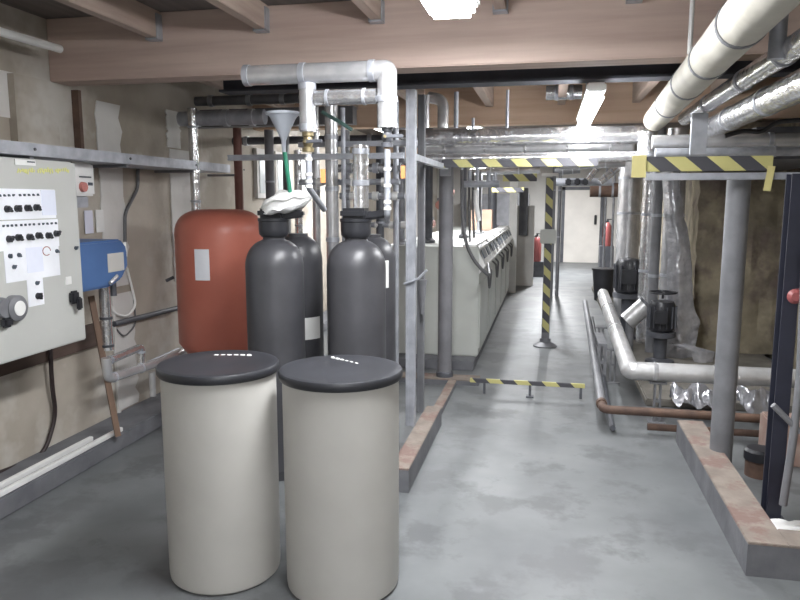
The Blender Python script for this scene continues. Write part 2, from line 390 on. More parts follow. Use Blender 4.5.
# ================================================================= LAGGED PIPE LOOP
YP = 3.5
def P(u, v, Y=None, Z=None): return at(u, v, Y=Y, Z=Z)
zt_ = P(395, 72, YP).z
A0 = P(245, 75, YP); A1 = P(387, 71, YP)
z1 = (A0.z+A1.z)/2; z2 = P(350, 97, YP).z
pipe('lagged_pipe', 'foil lagged pipe at top running level under the beam, then dropping on its right', [(A0.x, YP, z1), (A1.x, YP, z1), (A1.x, YP, P(388, 128, YP).z)], .05, M['foil2'], bands=((0, .02), (0, .42), (0, .9), (1, .5)), bend=.012)
L0 = P(307, 80, YP)
pipe('lagged_pipe', 'short upright foil lagged pipe, left leg of the pipe loop above the cloth', [(L0.x, YP, z1-.052), (L0.x, YP, P(308, 132, YP).z)], .042, M['foil2'], bands=((0, .05), (0, .9)))
pipe('lagged_pipe', 'lower level foil lagged pipe bridging the two upright legs of the loop', [(L0.x+.044, YP, z2), (A1.x-.052, YP, z2)], .038, M['foil'], bands=((0, .2), (0, .8)))
# valves under the legs
def valve(name, x, y, z, label, m1=M['black'], rr=.03, body=.05, lever=(.09, .02)):
    t = thing(name, label, 'valve', (x, y, z))
    part('valve_body', lathe(BM(), [(0, -body), (rr, -body), (rr, -body*.6), (rr*.7, -body*.5), (rr*.95, 0), (rr*.7, body*.5), (rr, body*.6), (rr, body), (0, body)], (x, y, z), 20), m1, t)
    part('lever', box(BM(), (x+lever[0]/2, y-rr-.012, z), (lever[0], .012, .018), bev=.003), M['dsteel'], t)
    part('spindle', tube(BM(), [(x, y-rr*.5, z), (x, y-rr-.02, z)], .008, 8), M['brass'], t)
    return t
vl = P(308, 140, YP); valve('isolating_valve', vl.x, YP, vl.z-.01, 'brass isolating valve under the left leg of the pipe loop', M['brass'])
vr = P(389, 137, YP); valve('isolating_valve', A1.x, YP, vr.z, 'dark isolating valve under the right leg of the pipe loop', M['dsteel'])
pipe('plastic_pipe', 'grey pipe with white couplings below the brass valve', [(vl.x, YP, vl.z-.07), (vl.x, YP, P(308, 188, YP).z), (vl.x, Ya, P(308, 210, YP).z)], .016, M['galv'], bands=((0, .15), (0, .6), (0, .8), (0, .95)), bandm=M['white'])
pipe('plastic_pipe', 'grey pipe dropping below the dark valve beside the right softener', [(A1.x, YP, vr.z-.06), (A1.x, YP, P(389, 215, YP).z), (A1.x-.06, Ya, P(389, 222, YP).z)], .016, M['galv'], bands=((0, .3), (0, .55), (0, .8), (0, .9)), bandm=M['white'])
rp = P(331, 110, 4.5)
pipe('lagged_pipe', 'tall foil lagged riser between the two pairs of softener vessels', [(rp.x, 4.5, 0), (rp.x, 4.5, P(331, 102, 4.5).z)], .042, M['foil2'], bands=((0, .3), (0, .6), (0, .75), (0, .9)))
pipe('thin_riser', 'thin bright riser right beside the tall lagged riser', [(rp.x+.08, 4.5, 0), (rp.x+.08, 4.5, P(337, 108, 4.5).z)], .015, M['galv'])
pipe('lagged_pipe', 'foil lagged pipe standing on the right softener valve', [(c.x+.03, Ya, zt+.164), (c.x+.03, Ya, P(364, 145, Ya).z)], .043, M['foil'], bands=((0, .4), (0, .9)))
pipe('dark_green_hose', 'dark green hose sloping behind the pipe loop', [P(322, 112, 3.7), P(340, 122, 3.7), P(352, 130, 3.7)], .01, mat('dark_green_hose', (70, 100, 95), None, 4, .5), 'hose')
for (u, v, yy, w) in ((323, 176, 3.5, 'left of the tall lagged riser'), (403, 172, 3.9, 'left of the galvanised frame post')):
    q = P(u, v, yy); solo('warning_tag', box(BM(), q, (.025, .003, .07), .1), M['orange'], 'small orange tag hanging '+w, 'tag')
# funnel and hose
q = P(283, 112, 3.65); z0 = P(284, 152, 3.65).z
t = thing('funnel', 'pale translucent plastic funnel fixed above the white cloth', 'funnel', (q.x, 3.65, z0))
part('cone', lathe(BM(), [(.011, z0), (.013, z0+.06), (.03, z0+.1), (.07, q.z-.03), (.088, q.z-.01), (.088, q.z), (.083, q.z), (.066, q.z-.032), (.026, z0+.102), (.009, z0+.06), (.008, z0)], (q.x, 3.65, 0), 32), M['funnel'], t)
part('rim', ring(BM(), (q.x, 3.65, q.z-.008), (0, 0, 1), .088, .014), M['funnel'], t)
pipe('green_hose', 'green hose dropping from the funnel to the softener valve', [(q.x+.005, 3.65, z0-.001), (q.x+.015, 3.66, P(287, 175, 3.65).z), (q.x+.02, 3.68, P(288, 193, 3.65).z)], .012, M['green'], 'hose')
# ================================================================= GALVANISED FRAME
def strut(name, a, b, label, w=.042, m=None, cat='frame bar', grp=None):
    a = Vector(a); b = Vector(b); d = b-a; bm = BM()
    ax = max(range(3), key=lambda i: abs(d[i]))
    s = [w]*3; s[ax] = d.length; c0 = (a+b)/2
    rot = Vector([1 if i == ax else 0 for i in range(3)]).rotation_difference(d.normalized() if d[ax] > 0 else -d.normalized()).to_matrix().to_4x4()
    box(bm, (0, 0, 0), s)
    # slot groove lips along the bar
    off = [0, 0, 0]; k = 1 if ax != 1 else 0; off[k] = -w*.5-.003; s2 = list(s); s2[k] = .006; oth = [i for i in range(3) if i not in (ax, k)][0]; s2[oth] = w*.28
    for sg in (-1, 1):
        o2 = list(off); o2[oth] = sg*w*.33; box(bm, o2, s2)
    bmesh.ops.transform(bm, matrix=Matrix.Translation(c0)@rot, verts=bm.verts)
    return solo(name, bm, m or M['galv'], label, cat, grp)
kp = P(411, 427, 4.35); px = P(411, 300, 4.35).x
strut('frame_post', (px, 4.35, .141), (px, 4.35, P(411, 90, 4.35).z), 'front galvanised channel post rising from the left kerb', .058, cat='post')
strut('frame_post', (P(421, 300, 5.1).x, 5.1, .0), (P(421, 300, 5.1).x, 5.1, P(421, 95, 5.1).z), 'darker channel post just behind the front galvanised post', .05, M['greysteel'], 'post')
strut('frame_bar', (-2.0, 4.2, P(300, 157, 4.2).z), (P(404, 155, 4.2).x, 4.2, P(300, 157, 4.2).z), 'level galvanised channel bar crossing behind the softener valves', .035)
strut('frame_bar', (px+.0, 4.38, P(411, 158, 4.5).z), (px+.0, 5.9, P(411, 158, 4.5).z), 'galvanised channel bar running back from the front post', .04)
strut('frame_bar', (P(300, 120, 4.75).x, 4.72, 1.98), (px-.031, 4.72, 1.98), 'high galvanised channel bar between tall riser and front post', .035)
strut('frame_post', (P(287, 200, 5.6).x, 5.6, 0), (P(287, 200, 5.6).x, 5.6, 2.3), 'grey channel post behind the funnel', .045, M['greysteel'], 'post')
# tie on the front post
pipe('cable_tie', 'loose grey strap knotted round the front galvanised post', [P(404, 284, 4.3), P(418, 279, 4.3), P(427, 270, 4.3)], .008, M['galv'], 'strap')
solo('drain_cup', lathe(BM(), [(0, P(421, 320, 4.7).z), (.012, P(421, 320, 4.7).z), (.035, P(421, 284, 4.7).z), (0, P(421, 284, 4.7).z)], (P(421, 300, 4.9).x, 4.95, 0), 16), M['greysteel'], 'small grey drain cup behind the front galvanised post', 'cup')
# more pipes between post and loop (standing clutter)
for i, (u, v0, v1, yy, r, m, lb) in enumerate((
    (426, 95, 128, 5.3, .025, 'foil2', 'short bright upright pipe above the crossing pipes, right of the front post'),
    (443, 100, 128, 5.6, .045, 'foil2', 'fat lagged upright pipe with bend above the crossing pipes'),
    (456, 92, 128, 5.5, .018, 'galv', 'thin bright upright pipe right of the fat lagged one'),
    (473, 118, 130, 5.6, .012, 'galv', 'stubby thin pipe above the crossing pipes'),
    (507, 90, 128, 5.6, .012, 'galv', 'thin hanger rod over the crossing pipes'))):
    a_ = P(u, v1, yy); b_ = P(u, v0, yy)
    pts = [(a_.x, yy, a_.z), (a_.x, yy, min(b_.z, 2.6))]
    if i == 1: pts = [(a_.x, yy, a_.z), (a_.x, yy, b_.z), (a_.x-.12, yy+.05, b_.z+.03)]
    pipe('upright_pipe', lb, pts, r, M[m])
for i, (u, v0, v1, yy, r, m, lb) in enumerate((
    (346, 130, 235, 5.0, .03, 'greysteel', 'grey upright pipe seen between the softener vessels'),
    (396, 100, 240, 4.9, .02, 'galv', 'thin galvanised upright pipe left of the front post'),
    (380, 140, 230, 5.2, .03, 'dsteel', 'dark upright pipe behind the right softener'),
    (316, 95, 240, 5.2, .03, 'foil2', 'lagged upright pipe behind the brass valve'),
    (270, 130, 205, 5.8, .04, 'greysteel', 'grey upright pipe behind the funnel'),
    (298, 150, 250, 5.4, .03, 'foil', 'bright lagged upright pipe right of the green hose'))):
    a_ = P(u, 500, yy); b_ = P(u, v0, yy); bx = P(u, 180, yy).x
    pipe('upright_pipe', lb, [(bx, yy, 0.002), (bx, yy, min(b_.z, 2.62))], r, M[m], bands=((0, .7), (0, .8)))
for i, (u0, u1, v, yy, r, m, lb) in enumerate((
    (300, 400, 182, 4.6, .02, 'galv', 'thin level pipe behind the right valve head'),
    (340, 405, 196, 4.75, .022, 'galv', 'lower thin level pipe behind the right valve head'),
    (335, 410, 168, 5.0, .03, 'foil', 'level foil pipe behind the right valve head'),
    (180, 265, 118, 5.0, .055, 'galv', 'fat dark level pipe high behind the funnel'),
    (190, 300, 100, 5.6, .04, 'greysteel', 'grey level pipe high up near the left wall'),
    (210, 400, 140, 6.3, .035, 'dsteel', 'dark level pipe behind the frame, left of the crossing pipes'),
    (370, 410, 225, 5.2, .02, 'galv', 'lowest thin level pipe right of the softener vessels'))):
    a_ = P(u0, v, yy); b_ = P(u1, v, yy); zz = (a_.z+b_.z)/2
    t = thing('level_pipe', lb, 'pipe', ((a_.x+b_.x)/2, yy, zz))
    part('tube', tube(BM(), [(a_.x, yy, zz), (b_.x, yy, zz)], r), M[m], t)
    for f in (.2, .55, .85): part('coupling', ring(BM(), (a_.x+(b_.x-a_.x)*f, yy, zz), (1, 0, 0), r, .04, .008), M['white'] if r < .03 else M['galv'], t)
# brown riser and left silver riser
q = P(237, 128, 5.4); pipe('brown_riser', 'brown painted upright pipe behind the red vessel', [(q.x, 5.4, 0.002), (q.x, 5.4, q.z)], .034, M['brown'])
q = P(181, 96, 4.75); sx = P(181, 170, 4.75).x
pipe('lagged_pipe', 'crinkled foil riser by the left wall, behind the red vessel', [(sx, 4.95, 0.9), (sx, 4.95, 2.28)], .035, M['foil'], bands=((0, .5), (0, .7), (0, .9)))
# dark beam-like duct under the roof at left, behind near beam
solo('timber_lintel', bb(BM(), (XL+.003, 5.5, 2.2), (-1.55, 5.62, 2.34)), M['greysteel'], 'grey steel lintel under the roof behind the left end of the beam', 'lintel')
# ================================================================= CROSSING PIPES
YC = 5.75
def cross(u0, v0, u1, v1, Y, r, m, label, bands=(.1, .3, .5, .7, .9)):
    a_ = P(u0, v0, Y); b_ = P(u1, v1, Y); z = (a_.z+b_.z)/2
    return pipe('crossing_pipe', label, [(a_.x, Y, z), (b_.x, Y, z)], r, m, bands=[(0, f) for f in bands], bandm=M['foil'])
cross(392, 142, 648, 131, YC, .07, M['foil'], 'top and fattest crinkled foil pipe crossing above the aisle')
cross(425, 151, 632, 145, YC+.13, .035, M['foil2'], 'middle thin pipe crossing above the aisle')
cross(412, 160, 640, 155, YC-.05, .04, M['foil'], 'lowest bright foil pipe crossing above the aisle')
# hazard-taped bars
def taped_bar(a_, b_, label, w=.06, m=None, d=.03):
    a_ = Vector(a_); b_ = Vector(b_)
    c0 = (a_+b_)/2; s = b_-a_
    bm = BM(); box(bm, c0, (s.length, d, w), math.atan2(s.y, s.x), .003)
    return solo('barrier_bar', bm, m or M['tapeX'], label, 'barrier bar')
za = P(520, 163, 5.6).z
taped_bar((P(442, 165, 5.6).x, 5.6, za), (P(598, 161, 5.6).x, 5.6, za), 'black and yellow taped bar under the crossing pipes above the aisle', .06)
a_ = P(470, 383, 5.75); b_ = P(580, 383, 5.75); zf = .12
yb = P(530, 397, Z=0).y
t = thing('floor_barrier', 'low black and yellow taped bar across the aisle floor', 'barrier bar', (P(530, 397, Z=0).x, yb, 0))
xa = P(470, 383, yb).x; xb = P(585, 383, yb).x; zf = P(528, 383, yb).z
part('taped_bar', box(BM(), ((xa+xb)/2, yb, zf), (xb-xa, .025, .035), bev=.003), M['tapeX'], t)
lx = P(530, 390, yb).x
part('foot', box(box(BM(), (lx, yb, zf/2), (.02, .02, zf-.02)), (lx, yb, .006), (.06, .06, .012)), M['dsteel'], t)
part('end_foot', box(BM(), (xb-.03, yb, zf/2), (.02, .02, zf-.02)), M['dsteel'], t)
part('end_foot', box(BM(), (xa+.12, yb, zf/2), (.02, .02, zf-.02)), M['dsteel'], t)
# upright hazard post
q = P(545, 346, Z=0); yy = q.y; qx = q.x; ztp = P(545, 178, yy).z
t = thing('hazard_post', 'upright post with black and yellow tape standing in the aisle', 'post', (qx, yy, 0))
part('post', box(BM(), (qx, yy, ztp/2+.01), (.085, .085, ztp), bev=.006), M['greysteel'], t)
zc0 = P(545, 243, yy).z; zc1 = P(545, 229, yy).z
for (z0, z1) in ((.16, zc0), (zc1, ztp)): part('hazard_tape', bb(BM(), (qx-.036, yy-.05, z0), (qx+.036, yy-.0435, z1)), M['tapeZ'], t)
part('switch_box', bb(BM(), (qx-.085, yy-.1, zc0), (qx+.085, yy-.044, zc1), .008), M['boiler'], t, 'pale grey switch box')
part('base_plate', lathe(BM(), [(0, 0), (.13, 0), (.13, .012), (.06, .05), (.06, .09), (0, .09)], (qx, yy, 0), 24), M['greysteel'], t)
part('top_arm', bb(BM(), (qx-.09, yy-.03, ztp+.02), (qx+.09, yy+.03, ztp+.05), .005), M['white'], t)
# small taped bars further back
z = P(515, 177, 8.2).z; taped_bar((P(503, 177, 8.2).x, 8.2, z), (P(537, 177, 8.2).x, 8.2, z), 'short taped bar high above the boilers behind the long one', .1)
z = P(505, 190, 9.5).z; taped_bar((P(492, 190, 9.5).x, 9.5, z), (P(524, 190, 9.5).x, 9.5, z), 'faint taped bar furthest back, above the boiler row', .06)
# ================================================================= LEFT KERB + BOILERS
def kerb(name, pts_boxes, label):
    lo = pts_boxes[0]; t = thing(name, label, 'kerb', (lo[0], lo[1], 0))
    for (x0, y0, x1, y1, h) in pts_boxes:
        part('kerb_side', bb(BM(), (x0, y0, 0), (x1, y1, h-.012)), M['kerbgrey'], t)
        part('kerb_top', bb(BM(), (x0, y0, h-.012), (x1, y1, h), .003), M['brick'], t, 'bare brick top surface')
    return t
kerb('brick_kerb', [(-.822, 3.6, -.715, 4.8, .14), (-.82, 4.801, -.75, 5.9, .05)], 'low brick kerb with worn top running back beside the right brine tank')
kerb('brick_kerb', [(-1.7, 5.92, -.56, 6.1, .05)], 'low brick kerb crossing in front of the boiler row')
kerb('brick_kerb', [(.87, 3.06, 1.03, 4.78, .155), (1.03, 3.06, 2.1, 3.22, .155)], 'corner brick kerb with bare pinkish top on the right side')
struct('trim_8', bb(BM(), (-1.62, 6.45, 0), (-.66, 12.2, .09), .005), M['kerbgrey'])
bx0, bx1 = -1.58, -.645; zb1 = P(470, 247, 6.67).z
L_ = 1.04
def boiler(i, label):
    y0 = 6.67+i*L_; y1 = y0+L_-.03
    t = thing('boiler', label, 'boiler', ((bx0+bx1)/2, y0, .09), 'white boiler modules in a row')
    part('casing', bb(BM(), (bx0, y0, .09), (bx1, y1, zb1), .012), M['boiler'], t)
    part('side_door', bb(BM(), (bx1-.001, y0+.05, .16), (bx1+.012, y1-.05, zb1-.36), .006), M['boiler'], t)
    bm = BM(); zt1 = zb1+.02
    prof = [(bx1-.16, zt1), (bx1-.03, zt1), (bx1+.06, zt1-.2), (bx1+.001, zt1-.28), (bx1+.001, zt1-.03), (bx1-.16, zt1-.019)]
    v0 = [bm.verts.new((x, y0+.02, z)) for x, z in prof]; v1 = [bm.verts.new((x, y1-.02, z)) for x, z in prof]
    for k in range(len(prof)):
        kk = (k+1) % len(prof); bm.faces.new((v0[k], v0[kk], v1[kk], v1[k]))
    bm.faces.new(v0); bm.faces.new(v1)
    c_ = part('control_fascia', bm, M['white'], t)
    ang = math.atan2(.2, .09)
    for k, (f, w) in enumerate(((.3, .3), (.72, .22))):
        part('display', box(BM(), (bx1+.02, y0+L_*f, zt1-.1), (.09, w, .012), ry=PI/2-math.atan2(.09, .2)), M['display'], c_)
    cb = BM()
    pts = [(bx1+.035, y0+.2, zt1-.26)]
    for k in range(11):
        a_ = k/10*PI; pts.append((bx1+.07, y0+.25+.36*k/10, zt1-.3-.16*math.sin(a_)))
    pts.append((bx1+.035, y0+.61, zt1-.26)); tube(cb, pts, .011, 8, bend=.02)
    part('cable_loop', cb, M['cable'], t)
    return t
bl = ['white boiler module nearest the camera, its whole front end in view', 'second white boiler module from the camera', 'middle white boiler module of the row', 'fourth white boiler module from the camera', 'white boiler module furthest back, beside the slim white column']
for i in range(5): boiler(i, bl[i])
# flues on boilers
for i, (u, m, r) in enumerate(((428, 'dsteel', .05), (464, 'dsteel', .03), (486, 'greysteel', .035), (400, 'galv', .04), (504, 'dsteel', .07))):
    yy = 7.2+L_*i if i != 3 else 6.9; x = min(-.9, max(-1.45, P(u, 200, yy).x))
    t = thing('boiler_flue', 'upright flue pipe rising from the boiler tops, '+['leftmost and dark', 'thin, second boiler', 'grey, on the middle boiler', 'bright, on the nearest boiler', 'fat and dark, on the furthest boiler'][i], 'flue', (x, yy, zb1+.005))
    part('tube', tube(BM(), [(x, yy, zb1+.003), (x, yy, 2.34)], r), M[m], t)
    part('flue_collar', lathe(BM(), [(0, zb1+.003), (r+.03, zb1+.003), (r+.03, zb1+.03), (r+.006, zb1+.05), (0, zb1+.05)], (x, yy, 0), 20), M[m], t)
# clutter above the boilers: header pipe with hanging cables
hx = P(475, 184, 6.4)
t = thing('pipe_manifold', 'pale manifold of fittings hanging under the taped bar above the boilers', 'manifold', hx)
part('header', tube(BM(), [(hx.x-.12, 6.4, hx.z), (hx.x+.22, 6.4, hx.z)], .03), M['galv'], t)
for k, (dx, h) in enumerate(((-.05, .12), (.02, .2), (.12, .12), (.18, .1))):
    part('stub', tube(BM(), [(hx.x+dx, 6.4, hx.z), (hx.x+dx, 6.4, hx.z+h)], .018), M['galv'], t)
pipe('white_hose', 'short white hose hanging from the manifold above the boilers', [P(476, 190, 6.3), P(476, 205, 6.3), P(479, 221, 6.3)], .022, M['white'], 'hose', bend=.05)
pipe('hanging_cable', 'thick grey cable drooping from the pipes to the nearest boiler controls', [P(462, 170, 6.3), P(462, 215, 6.3), P(466, 245, 6.3), P(476, 264, 6.35), P(490, 277, 6.4), (bx1+.08, 6.75, zb1-.16)], .016, M['cable'], 'cable', bend=.2)
for i, (u, v1) in enumerate(((470, 242), (474, 238), (481, 232))):
    pipe('hanging_cable', 'dark cable hanging straight down over the nearest boiler, '+['left', 'middle', 'right'][i]+' of three', [P(u-1, 172, 6.6), P(u-1, 210, 6.6), P(u, v1, 6.6)], .011, M['cable'], 'cable', group='straight cables over the boilers')
# slim white column + dark cabinet
q = P(513, 280, Y=12.3); x = P(513, 230, 12.3).x
solo('white_column', box(BM(), (x, 12.3, 1.15), (.13, .13, 2.3)), M['white'], 'slim white upright column at the far end of the boiler row', 'column')
x = P(523, 230, 13.2).x
solo('dark_board', bb(BM(), (x-.08, 13.2, .95), (x+.08, 13.3, P(523, 188, 13.2).z)), M['dsteel'], 'narrow dark board standing behind the slim white column', 'board')
solo('board_stand', bb(BM(), (x-.16, 13.32, 0), (x+.2, 13.6, 1.5)), M['wallF'], 'pale grey cabinet behind the narrow dark board', 'cabinet')
q = P(496, 225, 9.2); solo('cardboard_box', box(BM(), (-.97, 10.42, zb1+.004+.15), (.3, .25, .3), bev=.005), M['card'], 'brown cardboard box standing on top of the boilers', 'box')
for i, (u, v) in enumerate(((441, 205), (430, 224), (449, 192))):
    q = P(u, v, 8.4)
    t = thing('circulating_pump', 'reddish pump fitting on the pipes above the boilers, '+['middle', 'lowest', 'highest'][i], 'pump', q, 'reddish pumps above the boilers')
    part('motor', tube(BM(), [(q.x, 8.3, q.z), (q.x, 8.5, q.z)], .055), M['brown'], t); part('terminal_box', box(BM(), (q.x, 8.4, q.z+.065), (.08, .1, .04), bev=.005), M['dsteel'], t)
    part('flange', tube(BM(), [(q.x, 8.42, q.z-.1), (q.x, 8.42, q.z+.1)], .03), M['dsteel'], t)
# column on the cross kerb
q = P(445, 378, 6.0); x = P(445, 290, 6.0).x
t = thing('pipe_column', 'fat grey upright column standing on the kerb in front of the boilers', 'column', (x, 6.02, .05))
part('shaft', tube(BM(), [(x, 6.02, .05), (x, 6.02, 1.98)], .062, 28), mat('dull_grey_lagging', (112, 112, 116), (128, 128, 132), 5, .7), t)
part('shoe', lathe(BM(), [(0, .051), (.075, .051), (.075, .09), (.063, .1), (0, .1)], (x, 6.02, 0), 28), M['dsteel'], t)
part('cap', box(BM(), (x, 6.02, 1.9), (.09, .14, .2), bev=.004), M['galv'], t)
# ================================================================= LEFT WALL ITEMS
XP = -2.5
a_ = at(75, 152, X=XP); b_ = at(75, 340, X=XP)
pz1 = min(at(75, 152, X=XP).z, at(0, 146, X=-2.62).z-.058); pz0 = at(87, 340, X=XP).z; py1 = a_.y; py0 = py1-1.25
t = thing('control_cabinet', 'large pale grey wall-mounted control cabinet with knobs and sheets', 'cabinet', (XP-.15, (py0+py1)/2, pz0))
part('casing', bb(BM(), (XL+.005, py0, pz0), (XP-.022, py1, pz1), .006), M['panel'], t)
dr_ = part('door', bb(BM(), (XP-.02, py0+.004, pz0+.006), (XP, py1-.004, pz1-.006), .006), M['panel'], t)
def pw(u, v, X=XP): return at(u, v, X=X)
nsheet = [0]
def sheet(u0, v0, u1, v1, m, name, d=.002, par=dr_, lab=None):
    nsheet[0] += 1; d += .0003*nsheet[0]
    A = pw(u0, v0); B = pw(u1, v1)
    return part(name, bb(BM(), (XP+.0005, A.y, min(A.z, B.z)), (XP+d, B.y, max(A.z, B.z))), m, par, lab)
sheet(-20, 188, 56, 218, M['paper'], 'legend_plate', .002)
sheet(40, 190, 56, 215, mat('bluish_paper', (222, 226, 240), None, 4, .8), 'paper_sheet', .004)
sheet(-20, 222, 59, 246, M['paper'], 'legend_plate', .002)
sheet(3, 247, 60, 275, M['paper'], 'legend_plate', .002)
sheet(25, 248, 43, 271, mat('bluish_paper', (222, 226, 240), None, 4, .8), 'paper_sheet', .004)
sheet(26, 275, 44, 304, M['paper'], 'legend_plate', .002)
sheet(14, 159, 35, 166, M['white'], 'name_plate', .003)
sheet(65, 277, 71, 284, M['white'], 'small_label', .003)
sheet(26, 161, 34, 163, M['display'], 'printed_line', .0036)
# pale yellow handwriting along the top, unreadable strokes
bm = BM()
for k in range(26):
    if k in (9, 18): continue
    A = pw(18+k*2.0, 171+random.uniform(-1, 1)-k*.02)
    box(bm, (XP+.001, A.y, A.z), (.001, .012*random.uniform(.6, 1.2), .028*random.uniform(.5, 1)), rx=random.uniform(-.5, .5))
part('yellow_writing', bm, M['yellow'], dr_)
def knob(u, v, r=.017, d=.026, m=M['black'], X=XP):
    A = pw(u, v); bm = BM()
    lathe(bm, [(0, 0), (r, 0), (r*.9, d*.5), (r*.5, d*.55), (r*.5, d), (0, d)], (X+.003, A.y, A.z), 16, (1, 0, 0))
    box(bm, (X+.003+d*.8, A.y, A.z), (d*.5, r*.5, r*1.9), rx=random.choice((-.7, .5, .7, 0)))
    return part('selector_knob', bm, m, dr_)
for u, v in ((6, 209), (16, 208.5), (26, 208), (35, 207.5), (8, 239), (17, 237.5), (28, 237), (37, 235.5), (47, 235.5), (55, 233.5), (37, 296)): knob(u, v)
for k in range(9): knob(-1+k*4.5+(2 if k > 3 else 0), 195.5-k*.1, .006, .008, M['display'])
for k in range(13): knob(2.5+k*4.2+(1 if k > 3 else 0)+(1 if k > 7 else 0), 226-k*.24, .006, .008, M['display'])
for u, v in ((9, 256), (18, 255), (13, 267), (56, 251), (75, 248), (36, 283)): knob(u, v, .011, .014, M['display'])
A = pw(46, 251); rg = BM(); tube(rg, [(XP+.004, A.y+.028*math.cos(k/16*2*PI*.85), A.z+.022*math.sin(k/16*2*PI*.85)) for k in range(17)], .0022, 6, bend=.001)
part('red_pen_ring', rg, M['redspot'], dr_)
A = pw(72, 299); part('door_handle', box(box(BM(), (XP+.015, A.y, A.z+.01), (.03, .06, .07), bev=.01), (XP+.035, A.y+.012, A.z-.025), (.02, .04, .07), bev=.008), M['black'], dr_)
A = pw(12, 308)
g_ = part('round_meter', lathe(BM(), [(0, 0), (.062, 0), (.062, .035), (.052, .042), (0, .042)], (XP+.001, A.y, A.z), 32, (1, 0, 0)), M['greysteel'], dr_)
part('meter_face', lathe(BM(), [(0, .043), (.036, .043), (.036, .045), (0, .045)], (XP+.001, A.y, A.z), 32, (1, 0, 0)), M['white'], t)
A = pw(1, 308); part('lock_ring', lathe(BM(), [(0, 0), (.05, 0), (.045, .03), (0, .03)], (XP+.001, A.y, A.z), 24, (1, 0, 0)), M['greysteel'], dr_)
A = pw(3, 322); part('isolator_knob', box(BM(), (XP+.02, A.y, A.z), (.04, .06, .05), bev=.012), M['black'], dr_)
# dark strip under the cabinet, its colour stands in for shade
solo('shade_strip', bb(BM(), (XL+.002, 2.3, .64), (XL+.03, 4.22, .79)), wood_mat('dark_board', (78, 64, 58), (96, 80, 72), 'Y'), 'dark strip painted in for the shade under the control cabinet', 'board')
# cable tray
q = at(0, 146, X=-2.62); zt2 = q.z
t = thing('cable_tray', 'galvanised cable tray along the left wall above the control cabinet', 'cable tray', (-2.7, 3.5, zt2))
y1_ = at(229, 166, X=-2.62).y
part('tray', bb(bb(BM(), (XL+.002, 1.2, zt2-.035), (-2.61, y1_, zt2-.03)), (-2.615, 1.2, zt2-.034), (-2.61, y1_, zt2+.03)), M['galv'], t)
for k in range(6):
    y = 1.5+k*.85
    part('bracket', bb(BM(), (XL+.002, y, zt2-.055), (-2.63, y+.03, zt2-.036)), M['greysteel'], t)
    part('bolt', lathe(BM(), [(0, 0), (.008, 0), (.008, .006), (0, .006)], (-2.61, y+.015, zt2), 8, (1, 0, 0)), M['dsteel'], t)
# white isolator box with red knob
XB = -2.73
A = at(75, 162, X=XB); B = at(95, 202, X=XB); za_ = at(95, 163, X=XB).z; zb_ = at(96, 196, X=XB).z; ya_ = at(76, 180, X=XB).y; yb_ = at(95, 180, X=XB).y
t = thing('isolator_switch', 'small white isolator box with a red knob on the left wall', 'switch', (XL+.02, (ya_+yb_)/2, zb_))
part('housing', bb(BM(), (XL+.002, ya_-.02, zb_), (XB, yb_, za_), .012), M['white'], t)
part('lower_housing', bb(BM(), (XL+.002, ya_, zb_-.07), (XB-.03, yb_-.03, zb_-.001), .006), M['galv'], t)
A = at(82, 187, X=XB); part('knob', lathe(BM(), [(0, 0), (.03, 0), (.028, .02), (0, .022)], (XB+.001, A.y, A.z), 24, (1, 0, 0)), mat('faded_red', (190, 120, 112), None, 4, .5), t)
A = at(90, 184, X=XB); part('display_window', box(BM(), (XB+.003, A.y, A.z), (.004, .04, .018)), M['display'], t)
A = at(85, 177, X=XB); part('printed_line', box(BM(), (XB+.002, A.y, A.z), (.003, .11, .008)), M['display'], t)
for i, (u, v) in enumerate(((90, 222), (101, 221))):
    A = at(u, v, X=XL+.02); solo('paper_notice', box(BM(), (XL+.012, A.y, A.z), (.004, .085, .15), bev=.001), mat('notice_paper%d' % i, (212, 212, 226) if i == 0 else (222, 222, 220), None, 4, .8), 'small paper notice above the blue unit, '+('bluish left one' if i == 0 else 'white right one'), 'notice')
# blue unit
XU = -2.55
y0_ = at(78, 260, X=XU).y; y1_ = at(128, 260, X=XU).y; z1_ = at(100, 241, X=XU).z; z0_ = at(100, 289, X=XU).z
t = thing('blue_pump_unit', 'blue enamelled pump control unit with a white label on the left wall', 'pump unit', (XL+.1, (y0_+y1_)/2, z0_))
bm = BM(); ch = .06
pf = [(y0_, z1_), (y1_-ch, z1_), (y1_-.01, z1_-ch*.7), (y1_, z1_-ch*1.4), (y1_, z0_+ch*1.8), (y1_-ch*1.1, z0_+ch*.6), (y1_-ch*3, z0_), (y0_, z0_-.0)]
va = [bm.verts.new((XL+.03, y, z)) for y, z in pf]; vb = [bm.verts.new((XU, y, z)) for y, z in pf]
for k in range(len(pf)):
    kk = (k+1) % len(pf); bm.faces.new((va[k], va[kk], vb[kk], vb[k]))
bm.faces.new(va); bm.faces.new(vb)
bmesh.ops.bevel(bm, geom=bm.edges[:], offset=.012, segments=2, affect='EDGES')
part('casing', bm, M['blue'], t)
A = at(107, 254, X=XU); B = at(124, 270, X=XU); part('label', bb(BM(), (XU+.0005, A.y, B.z), (XU+.003, B.y, A.z)), M['cream'], t)
A = at(131, 247, X=XU); part('side_cap', lathe(BM(), [(0, 0), (.018, 0), (.014, .09), (0, .09)], (XU-.05, A.y, A.z-.06), 12), M['white'], t)
part('mounting_plate', bb(BM(), (XL+.002, y0_+.05, z0_+.03), (XL+.029, y1_-.05, z1_-.03)), M['greysteel'], t)
A = at(113, 279, X=XU); part('steel_clip', tube(BM(), [at(110, 283, X=XU+.015), at(117, 276, X=XU+.015)], .012, 8), M['foil2'], t)
